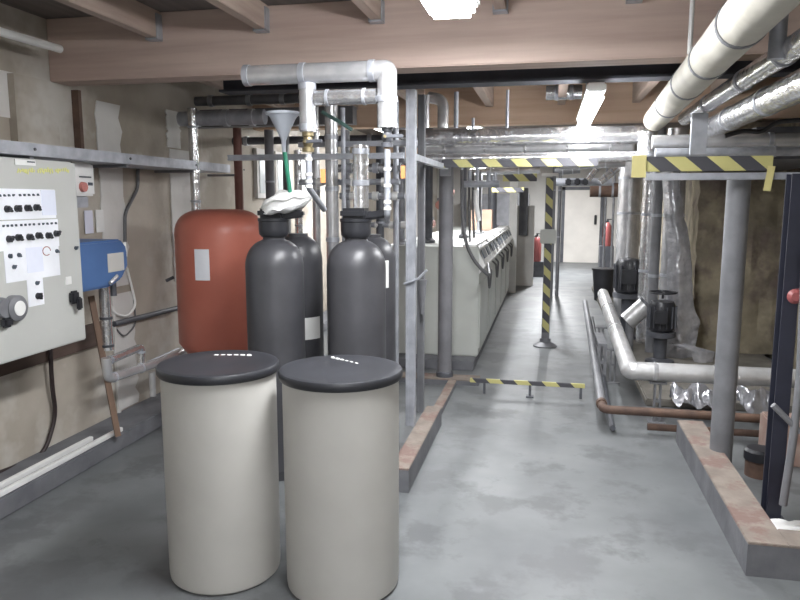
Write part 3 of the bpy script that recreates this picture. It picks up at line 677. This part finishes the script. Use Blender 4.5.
# pipes under the blue unit
XW = -2.68
p0 = at(103, 292, X=XW); p1 = at(108, 350, X=XW)
yq = p1.y
pipe('lagged_pipe', 'bright foil lagged pipe dropping below the blue unit', [(XW, yq, z0_-.01), (XW, yq, p1.z)], .034, M['foil'], bands=((0, .5), (0, .93)), bandm=M['dsteel'])
pipe('dark_pipe', 'stub of dark fitting hanging right of the bright pipe under the blue unit', [(XW-.02, yq+.12, z0_-.002), (XW-.02, yq+.12, z0_-.09)], .02, M['dsteel'])
pipe('lagged_pipe', 'upper foil pipe stepping right from under the blue unit and turning down', [at(108, 361, X=XW), at(141, 347, X=XW), at(141, 364, X=XW)], .026, M['foil'], bands=((0, .05), (1, .3)), bend=.03)
pipe('lagged_pipe', 'lower foil pipe running back along the wall towards the red vessel', [at(106, 358, X=XW+.02), at(108, 379, X=XW+.02), at(160, 362, X=XW+.02), at(185, 350, X=XW+.02)], .03, M['foil2'], bands=((1, .1), (1, .6)), bend=.04)
pipe('small_pipe', 'thin pale pipe above the lower foil pipe by the left wall', [at(140, 366, X=XL+.04), at(178, 349, X=XL+.04)], .011, M['galv'])
pipe('wall_pipe', 'dark level pipe on the left wall behind the cable loops', [at(114, 324, X=XL+.03), at(178, 308, X=XL+.03)], .02, M['dsteel'])
pipe('small_pipe', 'short pale upright pipe left of the brine tank lid', [at(152, 372, X=XW), at(153, 396, X=XW)], .022, M['whitepipe'])
solo('timber_plank', tube(BM(), [at(118, 436, X=-2.62), at(91, 296, X=-2.76)], .024, 4), M['plank'], 'brown timber batten leaning against the left wall', 'plank')
pipe('wall_conduit', 'grey conduit dropping from the cable tray past the blue unit', [at(138, 163, X=XL+.02), at(138, 188, X=XL+.02), at(125, 213, X=XL+.02), at(125, 242, X=XL+.02)], .012, M['cable'], 'conduit', bend=.05)
pipe('cable_loop', 'pale cable looping below the blue unit on the left wall', [at(127, 268, X=XL+.03), at(133, 292, X=XL+.03), at(136, 305, X=XL+.03), at(128, 317, X=XL+.03), at(114, 314, X=XL+.03), at(108, 300, X=XL+.03)], .009, M['white'], 'cable', bend=.06)
pipe('cable_loop', 'thin grey cable loop hanging lower on the left wall', [at(134, 300, X=XL+.02), at(136, 325, X=XL+.02), at(124, 338, X=XL+.02), at(114, 326, X=XL+.02)], .006, M['cable'], 'cable', bend=.06)
pipe('black_cable', 'black cable hanging under the control cabinet and trailing along the wall', [at(50, 345, X=XL+.06), at(52, 385, X=XL+.05), at(56, 415, X=XL+.03), at(47, 446, X=XL+.03), at(38, 458, X=XL+.02), at(12, 468, X=XL+.02), at(-20, 480, X=XL+.02)], .013, M['bcable'], 'cable', bend=.08)
for i, (ax, ay, bx_, by) in enumerate(((-20, 511, 122, 441), (-20, 500, 92, 444))):
    xb_ = (-2.685, -2.76)[i]; A = at(ax, ay, X=xb_); B = at(bx_, by, X=xb_)
    solo('white_batten', bb(BM(), (xb_-.014, 2.2, .111), (xb_+.014, B.y, .14), .004), M['white'], 'long white batten lying on the wall kerb, '+('outer one' if i == 0 else 'inner one nearer the wall'), 'batten')
solo('wall_stud', bb(BM(), (XL+.012, 4.25, .115), (XL+.03, 4.275, 1.0)), M['strip'], 'thin pale upright strip below the control cabinet edge', 'strip')
# bolts by red vessel
pipe('drain_tap', 'small dark tap on the wall left of the red vessel', [at(166, 281, X=-2.75), at(174, 277, X=-2.70)], .012, M['dsteel'], 'tap')
# ================================================================= RIGHT OVERHEAD PIPES
def along(u, v, Y1, Y0, r, m, label, bands, name='lagged_pipe', bm_=None, far=None):
    a_ = P(u, v, Y1); 
    return pipe(name, label, [(a_.x, Y1, a_.z), (a_.x+(far or 0), Y0, a_.z)], r, m, bands=[(0, f) for f in bands], bandm=bm_ or M['foil'])
def slant(x1, y1, x0, y0, z, r, m, label, bands, bm_):
    return pipe('lagged_pipe', label, [(x1, y1, z), (x0, y0, z)], r, m, bands=[(0, f) for f in bands], bandm=bm_)
slant(.745, 5.6, .545, 1.1, 2.19, .083, M['canvas'], 'fattest cream canvas lagged pipe running overhead towards the camera', (.2, .38, .52, .66), M['greysteel'])
slant(.885, 5.2, .83, 1.2, 2.15, .046, M['foil'], 'thinner foil lagged pipe overhead beside the fat canvas one', (.2, .4, .55, .7), M['galv'])
slant(.955, 4.7, .93, 1.3, 2.04, .062, M['foil'], 'foil lagged pipe overhead on the far right, lowest of the three', (.15, .35, .6), M['galv'])
solo('shade_blocker', bb(BM(), (1.32, 5.15, 1.87), (2.1, 7.45, 2.08), .01), M['dsteel'], 'added dark flat box shading the right wall above the pipe bay', 'light blocker')  # added box that blocks lamp light, darkening the upper right wall
q = P(645, 143, 5.68)
pipe('lagged_pipe', 'short bright upright foil pipe at the right end of the crossing pipes', [(q.x, 5.55, P(645, 131, 5.68).z-.02), (q.x, 5.55, P(645, 158, 5.68).z)], .07, M['foil'], bands=((0, .9),))
for i, (u, v, yy, lb) in enumerate(((690, 45, 3.6, 'thin hanger rod over the fat canvas pipe'), (777, 48, 2.9, 'pale hanger strap in the top right corner'))):
    q = P(u, v, yy); pipe('hanger_rod', lb, [(q.x, yy, q.z-.04), (q.x, yy, ZC-.21 if i == 5 else ZC-.002)], (.011, .03)[i], M['white'] if i == 0 else M['galv'], 'hanger')
q = P(698, 138, 4.5); solo('pipe_strap', bb(BM(), (q.x-.045, 4.47, q.z-.1), (q.x+.045, 4.5, q.z+.14), .004), M['galv'], 'galvanised strap bracket under the two foil pipes on the right', 'bracket')
q = P(586/1, 60, 3)
for i, (u, v0, v1, yy, r, lb) in enumerate(((748, 118, 126, 2.9, .012, 'a'),)): pass
# level pipes under them on the right
for (u0, u1, v, yy, r, m, lb) in ((652, 820, 142, 5.0, .045, 'foil2', 'grey foil pipe running level to the right wall above the taped board'),
                                  (655, 820, 153, 4.9, .03, 'galv', 'thin pipe running level just above the taped board')):
    a_ = P(u0, v, yy); pipe('level_pipe', lb, [(a_.x, yy, a_.z), (XR-.05, yy, a_.z)], r, M[m], bands=((0, .2), (0, .5), (0, .8)))
pipe('dark_hose', 'dark hose tangled above the level pipes on the right', [P(725, 136, 4.6), P(745, 130, 4.6), P(762, 133, 4.6), P(775, 122, 4.6), P(800, 120, 4.6)], .014, M['black'], 'hose', bend=.08)
# taped board right
yy = 4.1; z_ = P(710, 164, yy).z
t = thing('taped_board', 'black and yellow taped board across the top of the right pipe bay', 'barrier bar', (P(715, 164, yy).x, yy, z_))
xa, xb = P(637, 165, yy).x, P(772, 165, yy).x
part('board', bb(BM(), (xa, yy-.02, z_-.038), (xb, yy+.02, z_+.04), .003), stripe_mat('hazard_tape_board', 0, 4.6, 1.2, 2), t)
part('rail', bb(BM(), (xa+.05, yy-.03, z_-.085), (XR-.2, yy+.02, z_-.048), .002), M['galv'], t)
yt = mat('plain_yellow_tape', (202, 192, 132), None, 4, .5)
part('tape_tail', box(BM(), (xb-.02, yy-.04, z_-.08), (.035, .006, .13), ry=.12), yt, t, 'yellow tape end hanging down')
part('tape_wrap', bb(BM(), (xa-.03, yy-.03, z_-.07), (xa+.045, yy-.022, z_+.05)), yt, t, 'plain yellow tape wrapped round the end')
# grey column right
q = at(728, 472, Z=0); x = P(729, 330, 4.24).x
t = thing('pipe_column', 'fat grey upright column standing behind the corner kerb on the right', 'column', (x, 4.24, 0))
part('shaft', tube(BM(), [(x, 4.24, .0), (x, 4.24, 1.74)], .062, 32), M['greysteel'], t)
part('shoe', lathe(BM(), [(0, 0.001), (.085, .001), (.085, .03), (.068, .035), (0, .035)], (x, 4.24, 0), 28), M['dsteel'], t)
# navy frame
x = P(783, 350, 3.62).x
t = thing('navy_frame', 'dark navy steel upright with flanges at the right edge', 'frame', (x, 3.62, 0))
part('upright', bb(bb(bb(BM(), (x-.034, 3.57, 0), (x+.034, 3.58, 1.72)), (x-.034, 3.65, 0), (x+.034, 3.66, 1.72)), (x-.005, 3.58, 0), (x+.005, 3.65, 1.72)), M['navy'], t)
part('cross_rail', bb(BM(), (x+.041, 3.58, 1.15), (x+.299, 3.65, 1.22)), M['navy'], t)
part('cross_rail', bb(BM(), (x+.041, 3.58, 1.65), (x+.299, 3.65, 1.72)), M['navy'], t)
part('upright', bb(BM(), (x+.3, 3.58, 0), (x+.37, 3.65, 1.72)), M['navy'], t)
part('base_plate', bb(BM(), (x-.08, 3.54, 0), (x+.08, 3.7, .012)), M['navy'], t)
pipe('leaning_conduit', 'grey conduit leaning beside the navy upright on the right', [P(783, 505, 3.45), P(793, 440, 3.45), P(800, 380, 3.45), P(806, 250, 3.45)], .018, M['greysteel'], 'conduit', bend=.1)
pipe('leaning_conduit', 'thin grey brace crossing in front of the navy upright', [P(773, 405, 3.45), P(800, 432, 3.45)], .014, M['greysteel'], 'brace')
q = P(794, 296, 3.5); solo('red_tap', lathe(BM(), [(0, 0), (.03, 0), (.035, .015), (.02, .03), (0, .03)], q, 20, (0, -1, 0)), M['redspot'], 'small red handwheel at the right edge by the navy upright', 'tap')
# foam lump, stub pipe, bed inside kerb
bm = BM(); bmesh.ops.create_icosphere(bm, subdivisions=4, radius=1)
for v in bm.verts:
    s = 1+.35*noise.noise(v.co*2.2); v.co = Vector((v.co.x*.12*s, v.co.y*.055*s, max(-.01, v.co.z*.06*s))) + Vector((x+.03, 3.5, .0125))
solo('foam_lump', bm, M['white'], 'white foam lump at the foot of the navy upright', 'foam')
q = at(755, 478, Z=0)
t = thing('pipe_stub', 'short dark capped pipe stub standing behind the right grey column', 'pipe stub', (q.x+.03, q.y+.05, 0))
part('tube', lathe(BM(), [(0, 0), (.075, 0), (.075, .1), (0, .1)], (q.x+.03, q.y+.05, 0), 28), M['rust'], t)
part('cap', lathe(BM(), [(0, .1), (.085, .1), (.085, .15), (.07, .165), (0, .165)], (q.x+.03, q.y+.05, 0), 28), M['black'], t)
solo('brick_bed', bb(BM(), (1.04, 3.23, 0), (2.08, 3.4, .06), .003), mat('red_brick', (120, 62, 50), (144, 84, 70), 14, .9, bump=.3), 'row of red brick inside the front of the corner kerb', 'brick')
solo('concrete_block', bb(BM(), (1.35, 4.45, 0), (1.95, 4.7, .27), .01), mat('dirty_pink_block', (150, 122, 112), (170, 150, 140), 7, .9, bump=.4), 'dirty pinkish masonry block behind the right grey column', 'block')
# stone pier behind (stub wall) forming a vertical edge
bm = BM(); K = 20
for k in range(1): pass
bm = BM(); xs0 = P(697, 250, 7.5).x; nx_, nz_ = 14, 40; G_ = []
for i in range(nx_+1):
    G_.append([bm.verts.new((xs0+(XR+.1-xs0)*i/nx_+(.03*noise.noise(Vector((1, k*.5, 2))) if i == 0 else 0), 7.52+.05*noise.noise(Vector((i*.5, k*.35, 7)))+(.02 if i == 0 else 0), .06+(ZC-.07)*k/nz_)) for k in range(nz_+1)])
for i in range(nx_):
    for k in range(nz_): bm.faces.new((G_[i][k], G_[i+1][k], G_[i+1][k+1], G_[i][k+1]))
ext = bmesh.ops.extrude_face_region(bm, geom=bm.faces[:]); bmesh.ops.translate(bm, verts=[v for v in ext['geom'] if isinstance(v, bmesh.types.BMVert)], vec=(0, .4, 0))
struct('trim_10', bm, M['wallR'])
# ================================================================= RIGHT LOW PIPES
yD = 4.88; zD = P(700, 415, yD).z
xD = P(603, 410, yD).x
t = thing('floor_edge_pipe', 'bare pipe along the aisle edge, dull grey then rusty where it turns right', 'pipe', (xD, yD, 0))
part('aisle_run', tube(BM(), [P(585, 302, 9.2), (xD, yD+.12, zD)], .032), M['greysteel'], t, 'dull grey straight run')
part('cross_run', tube(BM(), [(xD, yD+.121, zD), (xD, yD, zD), (XR-.05, yD, zD)], .03, bend=.1), M['rust'], t, 'rusty brown cross run with elbow')
part('joint_band', ring(BM(), (xD, yD+.14, zD), (0, 1, 0), .032, .05, .006), M['rust'], t)
pipe('rusty_pipe', 'lower dark rusty pipe under the brown one, behind the corner kerb', [(xD+.3, yD+.02, .055), (XR-.05, yD+.02, .055)], .024, M['rust'])
pipe('floor_pipe', 'thin grey pipe lying below the rusty one beside the aisle', [P(592, 318, 8.8), (P(604, 420, yD).x+.06, yD+.1, .035), (P(604, 420, yD).x+.06, yD-.0, .035)], .02, M['dsteel'])
yE = 5.2; zE = P(660, 372, yE).z; xE = P(630, 372, yE).x
fe = P(603, 294, 8.9)
pipe('lagged_pipe', 'white lagged pipe low on the right, with elbow turning towards the right wall', [(fe.x, 8.9, fe.z), (xE, yE, zE), (XR-.1, yE, zE)], .066, M['whitepipe'], bands=((0, .3), (0, .6), (1, .12), (1, .4)), bend=.04, bandm=M['foil2'])
for i, (u, yy) in enumerate(((657, yE), (640, 6.3), (625, 7.4))):
    x = (P(657, 400, yE).x, xE-.02, xE-.05)[i]
    t = thing('pipe_support', ['perforated bracket holding the elbow of the white lagged pipe', 'middle small stand under the white lagged pipe', 'far small stand under the white lagged pipe'][i], 'bracket', (x, yy, 0), 'stands under the white lagged pipe')
    zt3 = (zE-.072)
    part('stand_leg', bb(BM(), (x-.025, yy-.025, 0), (x-.013, yy+.025, zt3)), M['greysteel'], t); part('stand_leg', bb(BM(), (x+.013, yy-.025, 0), (x+.025, yy+.025, zt3)), M['greysteel'], t)
    part('foot_plate', bb(BM(), (x-.06, yy-.05, 0), (x+.06, yy+.05, .01)), M['greysteel'], t)
    part('crossbar', bb(bb(BM(), (x-.06, yy-.03, zt3-.012), (x+.06, yy+.03, zt3)), (x-.013, yy-.02, zt3*.5), (x+.013, yy+.02, zt3*.5+.02)), M['greysteel'], t)
# low white plinth + frame on the inner side
t = thing('low_trestle', 'small grey steel trestle between the rusty and white pipes', 'trestle', (.485, 6.2, 0))
xx = .485
for dx in (-.025, .025):
    for dy in (0, .5): part('leg', bb(BM(), (xx+dx-.012, 6.2+dy, 0), (xx+dx+.012, 6.23+dy, .34)), M['greysteel'], t)
part('top_rail', bb(BM(), (xx-.037, 6.2, .34), (xx+.037, 6.73, .365)), M['greysteel'], t)
part('cross_rail', bb(BM(), (xx-.012, 6.205, .18), (xx+.012, 6.225, .21)), M['greysteel'], t)
struct('trim_9', bb(BM(), (.78, 5.6, 0), (XR, 13, .06), .01), M['concrete'])
# pumps
def pump(u, v, yy, s, label, wheel):
    q = P(u, v, yy); t = thing('vertical_pump', label, 'pump', (q.x, yy, .06))
    part('motor', lathe(BM(), [(0, q.z), (.09*s, q.z), (.1*s, q.z+.02), (.1*s, q.z+.2*s), (.085*s, q.z+.23*s), (0, q.z+.24*s)], (q.x, yy, 0), 28), M['black'], t)
    f = BM()
    for k in range(14):
        a_ = 2*PI*k/14; box(f, (q.x+.105*s*math.cos(a_), yy+.105*s*math.sin(a_), q.z+.11*s), (.02, .006, .17*s), a_)
    part('cooling_fin', f, M['dsteel'], t)
    part('pump_body', lathe(BM(), [(0, .061), (.11*s, .061), (.11*s, .09), (.05*s, .11), (.05*s, q.z-.08), (.11*s, q.z-.06), (.11*s, q.z-.01), (0, q.z-.01)], (q.x, yy, 0), 24), M['dsteel'], t)
    part('terminal_box', box(BM(), (q.x-.03, yy-.12*s, q.z+.12*s), (.1*s, .06, .1*s), bev=.008), M['black'], t)
    if wheel:
        w = BM()
        zz = q.z+.3*s; pts = [(q.x+.12*math.cos(k/20*2*PI), yy+.12*math.sin(k/20*2*PI), zz) for k in range(21)]
        tube(w, pts, .009, 8, bend=.001); box(w, (q.x, yy, zz), (.23, .012, .01)); box(w, (q.x, yy, zz), (.012, .23, .01)); box(w, (q.x, yy, zz-.03), (.02, .02, .06))
        part('handwheel', w, M['black'], t)
    return t
pump(629, 292, 8.2, 1.6, 'tall black pump motor behind the white lagged pipe', False)
pump(661, 330, 6.9, 1.2, 'black pump with a flat handwheel on top, beside the hanging foil', True)
q = P(640, 312, 7.2)
t = thing('flange_block', 'pale angled pipe fitting between the two pumps', 'fitting', (q.x, 7.2, q.z))
part('body', tube(BM(), [q+Vector((-.12, 0, -.1)), q+Vector((.05, 0, .07))], .09, 24), M['whitepipe'], t)
part('flange', tube(BM(), [q+Vector((.05, 0, .07)), q+Vector((.07, 0, .09))], .11, 24), M['dsteel'], t)
part('drop_leg', tube(BM(), [q+Vector((-.09, 0, -.1)), Vector((q.x-.09, 7.2, .061))], .04, 16), M['greysteel'], t)
# bin
q = at(603, 300, Z=0)
t = thing('plastic_bin', 'black plastic bin standing far back on the right of the aisle', 'bin', (q.x, q.y, 0))
part('tub', lathe(BM(), [(0, 0), (.14, 0), (.185, .5), (.175, .5), (.13, .02), (0, .02)], (q.x, q.y, 0), 28), M['black'], t)
part('rim', ring(BM(), (q.x, q.y, .5), (0, 0, 1), .184, .03, .012), M['black'], t)
# big grey lagged uprights
for i, (u, w, yy, m, v0, lb) in enumerate(((628, .13, 8.6, 'foil2', 172, 'fattest foil covered upright pipe on the right, behind the tall pump'),
                                     (648, .075, 7.9, 'foil', 175, 'slim foil covered upright pipe on the right, second from the aisle'),
                                     (656, .05, 7.4, 'greysteel', 176, 'flat grey upright right of the slim foil covered pipe'),
                                     (673, .10, 7.5, 'foil2', 176, 'upright pipe under the torn hanging foil'))):
    x = P(u, 230, yy).x
    pipe('upright_lagged_pipe', lb, [(x, yy, .062), (x, yy, 2.3)], w, M[m], bands=((0, .35), (0, .62), (0, .8)))
# torn foil
rows = [(172, 662, 680), (190, 663, 682), (215, 664, 684), (232, 666, 688), (250, 668, 691), (280, 666, 692), (305, 668, 694), (320, 664, 700), (335, 660, 698), (350, 659, 694), (364, 664, 690)]
def foil_sheet(rows, Y, name, label, bulge=.12, n=12, amp=.03, freq=9):
    bm = BM(); R_ = []
    # refine rows
    rr = []
    for (a1, a2) in zip(rows, rows[1:]):
        for k in range(4): rr.append([a1[j]+(a2[j]-a1[j])*k/4 for j in range(3)])
    rr.append(rows[-1])
    for (v, u0, u1) in rr:
        row = []
        for i in range(n+1):
            f = i/n; q = P(u0+(u1-u0)*f, v, Y)
            q.y -= bulge*math.sin(f*PI)*.8-.0; nn = noise.noise(q*freq); q.y += amp*nn; q.x += amp*.5*noise.noise(q*freq+Vector((5, 5, 5))); row.append(bm.verts.new(q))
        R_.append(row)
    for a1, a2 in zip(R_, R_[1:]):
        for i in range(n): bm.faces.new((a1[i], a1[i+1], a2[i+1], a2[i]))
    bmesh.ops.solidify(bm, geom=bm.faces[:], thickness=.006)
    return solo(name, bm, M['sheetfoil'], label, 'foil')
foil_sheet(rows, 7.25, 'hanging_foil', 'torn crinkled silver foil hanging in a sheet beside the stone wall')
foil_sheet([(343, 668, 684), (352, 690, 716), (362, 694, 712)], 6.4, 'hanging_foil', 'small flap of torn foil behind the white lagged elbow', .05)
# foil scraps low
def scrap(u0, u1, v, yy, w, h, label):
    a_ = P(u0, v, yy); b_ = P(u1, v, yy); bm = BM(); n = 26; m_ = 8; R_ = []
    for i in range(n+1):
        row = []
        for j in range(m_+1):
            f = i/n; g2 = j/m_; q = a_.lerp(b_, f); q.y += (g2-.5)*w; q.z = .07+h*math.sin(g2*PI)*(.6+.4*math.sin(f*PI)); q += Vector((.04*noise.noise(q*12), .05*noise.noise(q*14+Vector((3, 0, 0))), .13*abs(noise.noise(q*13))))
            row.append(bm.verts.new(q))
        R_.append(row)
    for a1, a2 in zip(R_, R_[1:]):
        for i in range(m_): bm.faces.new((a1[i], a1[i+1], a2[i+1], a2[i]))
    bmesh.ops.solidify(bm, geom=bm.faces[:], thickness=.006)
    return solo('foil_scrap', bm, M['sheetfoil'], label, 'foil')
scrap(672, 722, 400, 5.45, .35, .12, 'crumpled foil scrap on the ground behind the rusty pipe, left of the column')
scrap(738, 775, 402, 5.35, .3, .14, 'crumpled foil scrap on the ground right of the grey column')
# far overhead pipes with valves
z_ = P(590, 182, 9.5).z; x0_ = P(556, 182, 9.5).x; x1_ = P(612, 182, 9.5).x
t = thing('valve_header', 'level grey header pipe with three dark valves far above the aisle', 'pipe', ((x0_+x1_)/2, 9.5, z_))
part('tube', tube(BM(), [(x0_, 9.5, z_), (x1_, 9.5, z_)], .05), M['galv'], t)
for u in (568, 577, 585): xx = P(u, 182, 9.5).x; part('valve', box(BM(), (xx, 9.42, z_), (.07, .08, .09), bev=.015), M['black'], t)
for i, (u0, v0, u1, v1, yy, r, m, lb) in enumerate(((555, 172, 580, 170, 8.8, .04, 'greysteel', 'short grey pipe above the valve header'),
    (588, 180, 600, 164, 8.0, .03, 'foil', 'bright slanting foil pipe under the right end of the crossing pipes'),
    (600, 182, 618, 168, 8.2, .04, 'foil', 'second bright slanting foil pipe, further right'),
    (560, 166, 625, 163, 7.4, .04, 'foil2', 'level foil pipe just under the crossing pipes'),
    (590, 190, 622, 190, 10.5, .1, 'rust', 'dull brown lagged pipe above the far door'),
    (470, 172, 540, 170, 7.6, .035, 'foil2', 'level foil pipe behind the taped bar over the boilers'))):
    pipe('overhead_pipe', lb, [P(u0, v0, yy), P(u1, v1, yy)], r, M[m], bands=((0, .3), (0, .7)))
for i, u in enumerate((553, 559)):
    x = P(u, 220, 12).x; pipe('far_riser', 'thin grey upright pipe left of the far door, '+('outer' if i == 0 else 'inner')+' of two', [(x, 12, 0.002), (x, 12, 2.2)], .03, M['greysteel'], bands=((0, .45), (0, .8)))
for i, u in enumerate((605, 613)):
    x = P(u, 220, 12.5).x; pipe('far_riser', 'thin upright pipe right of the far door, above the black bin, '+('left' if i == 0 else 'right')+' of two', [(x, 12.5, 0.062 if x > .78 else .002), (x, 12.5, 2.2)], .02, M['galv'])
pipe('overhead_pipe', 'short bright foil duct hanging left of the tube light in front of the second beam', [P(546, 93, 6.3), P(582, 92, 6.3)], .06, M['foil'], bands=((0, .3), (0, .7)))
# fire extinguishers
def extinguisher(x, y, z, label):
    t = thing('fire_extinguisher', label, 'fire extinguisher', (x, y, z))
    part('cylinder', lathe(BM(), [(0, z), (.085, z), (.09, z+.02), (.09, z+.42), (.05, z+.5), (.025, z+.52), (0, z+.52)], (x, y, 0), 24), M['redspot'], t)
    part('valve', box(box(BM(), (x, y, z+.55), (.04, .04, .06)), (x+.04, y, z+.58), (.12, .025, .02)), M['black'], t)
    part('hose', tube(BM(), [(x, y-.02, z+.55), (x-.11, y-.03, z+.5), (x-.11, y-.03, z+.2)], .014, 8), M['black'], t)
x = P(537, 245, 15).x; extinguisher(x, 15, 0.32, 'red fire extinguisher left of the hazard post, far down the aisle')
solo('extinguisher_stand', bb(BM(), (x-.2, 14.9, 0), (x+.15, 15.1, .319)), M['dsteel'], 'dark low stand under the far fire extinguisher', 'stand')
x = P(607, 240, 16).x; extinguisher(x, 16, .6, 'red fire extinguisher right of the far door')
solo('extinguisher_shelf', bb(BM(), (x-.15, 15.9, 0.0605), (x+.15, 16.2, .599)), M['dsteel'], 'dark box under the right fire extinguisher', 'stand')
# far cabinet shelf
solo('far_cabinet', bb(BM(), (P(480, 230, 17.5).x, 17.6, 0), (P(530, 230, 17.5).x-.05, 18.3, 1.75), .01), M['greysteel'], 'grey cabinet at the far wall behind the boiler row', 'cabinet')
# ================================================================= WORLD + CAMERA
w = bpy.data.worlds.new('World'); bpy.context.scene.world = w; w.use_nodes = True
w.node_tree.nodes['Background'].inputs[0].default_value = (.5, .52, .56, 1); w.node_tree.nodes['Background'].inputs[1].default_value = .4
cd = bpy.data.cameras.new('Camera'); cd.sensor_width = 36; cd.lens = 36*700/800; cd.clip_end = 100
co = bpy.data.objects.new('Camera', cd); C.objects.link(co); co.location = (0, 0, CAMZ); co.rotation_euler = (PI/2-PH, 0, TH)
sc = bpy.context.scene; sc.camera = co
sc.view_settings.view_transform = 'Standard'; sc.view_settings.look = 'None'; sc.view_settings.gamma = 1; sc.view_settings.exposure = 0.32
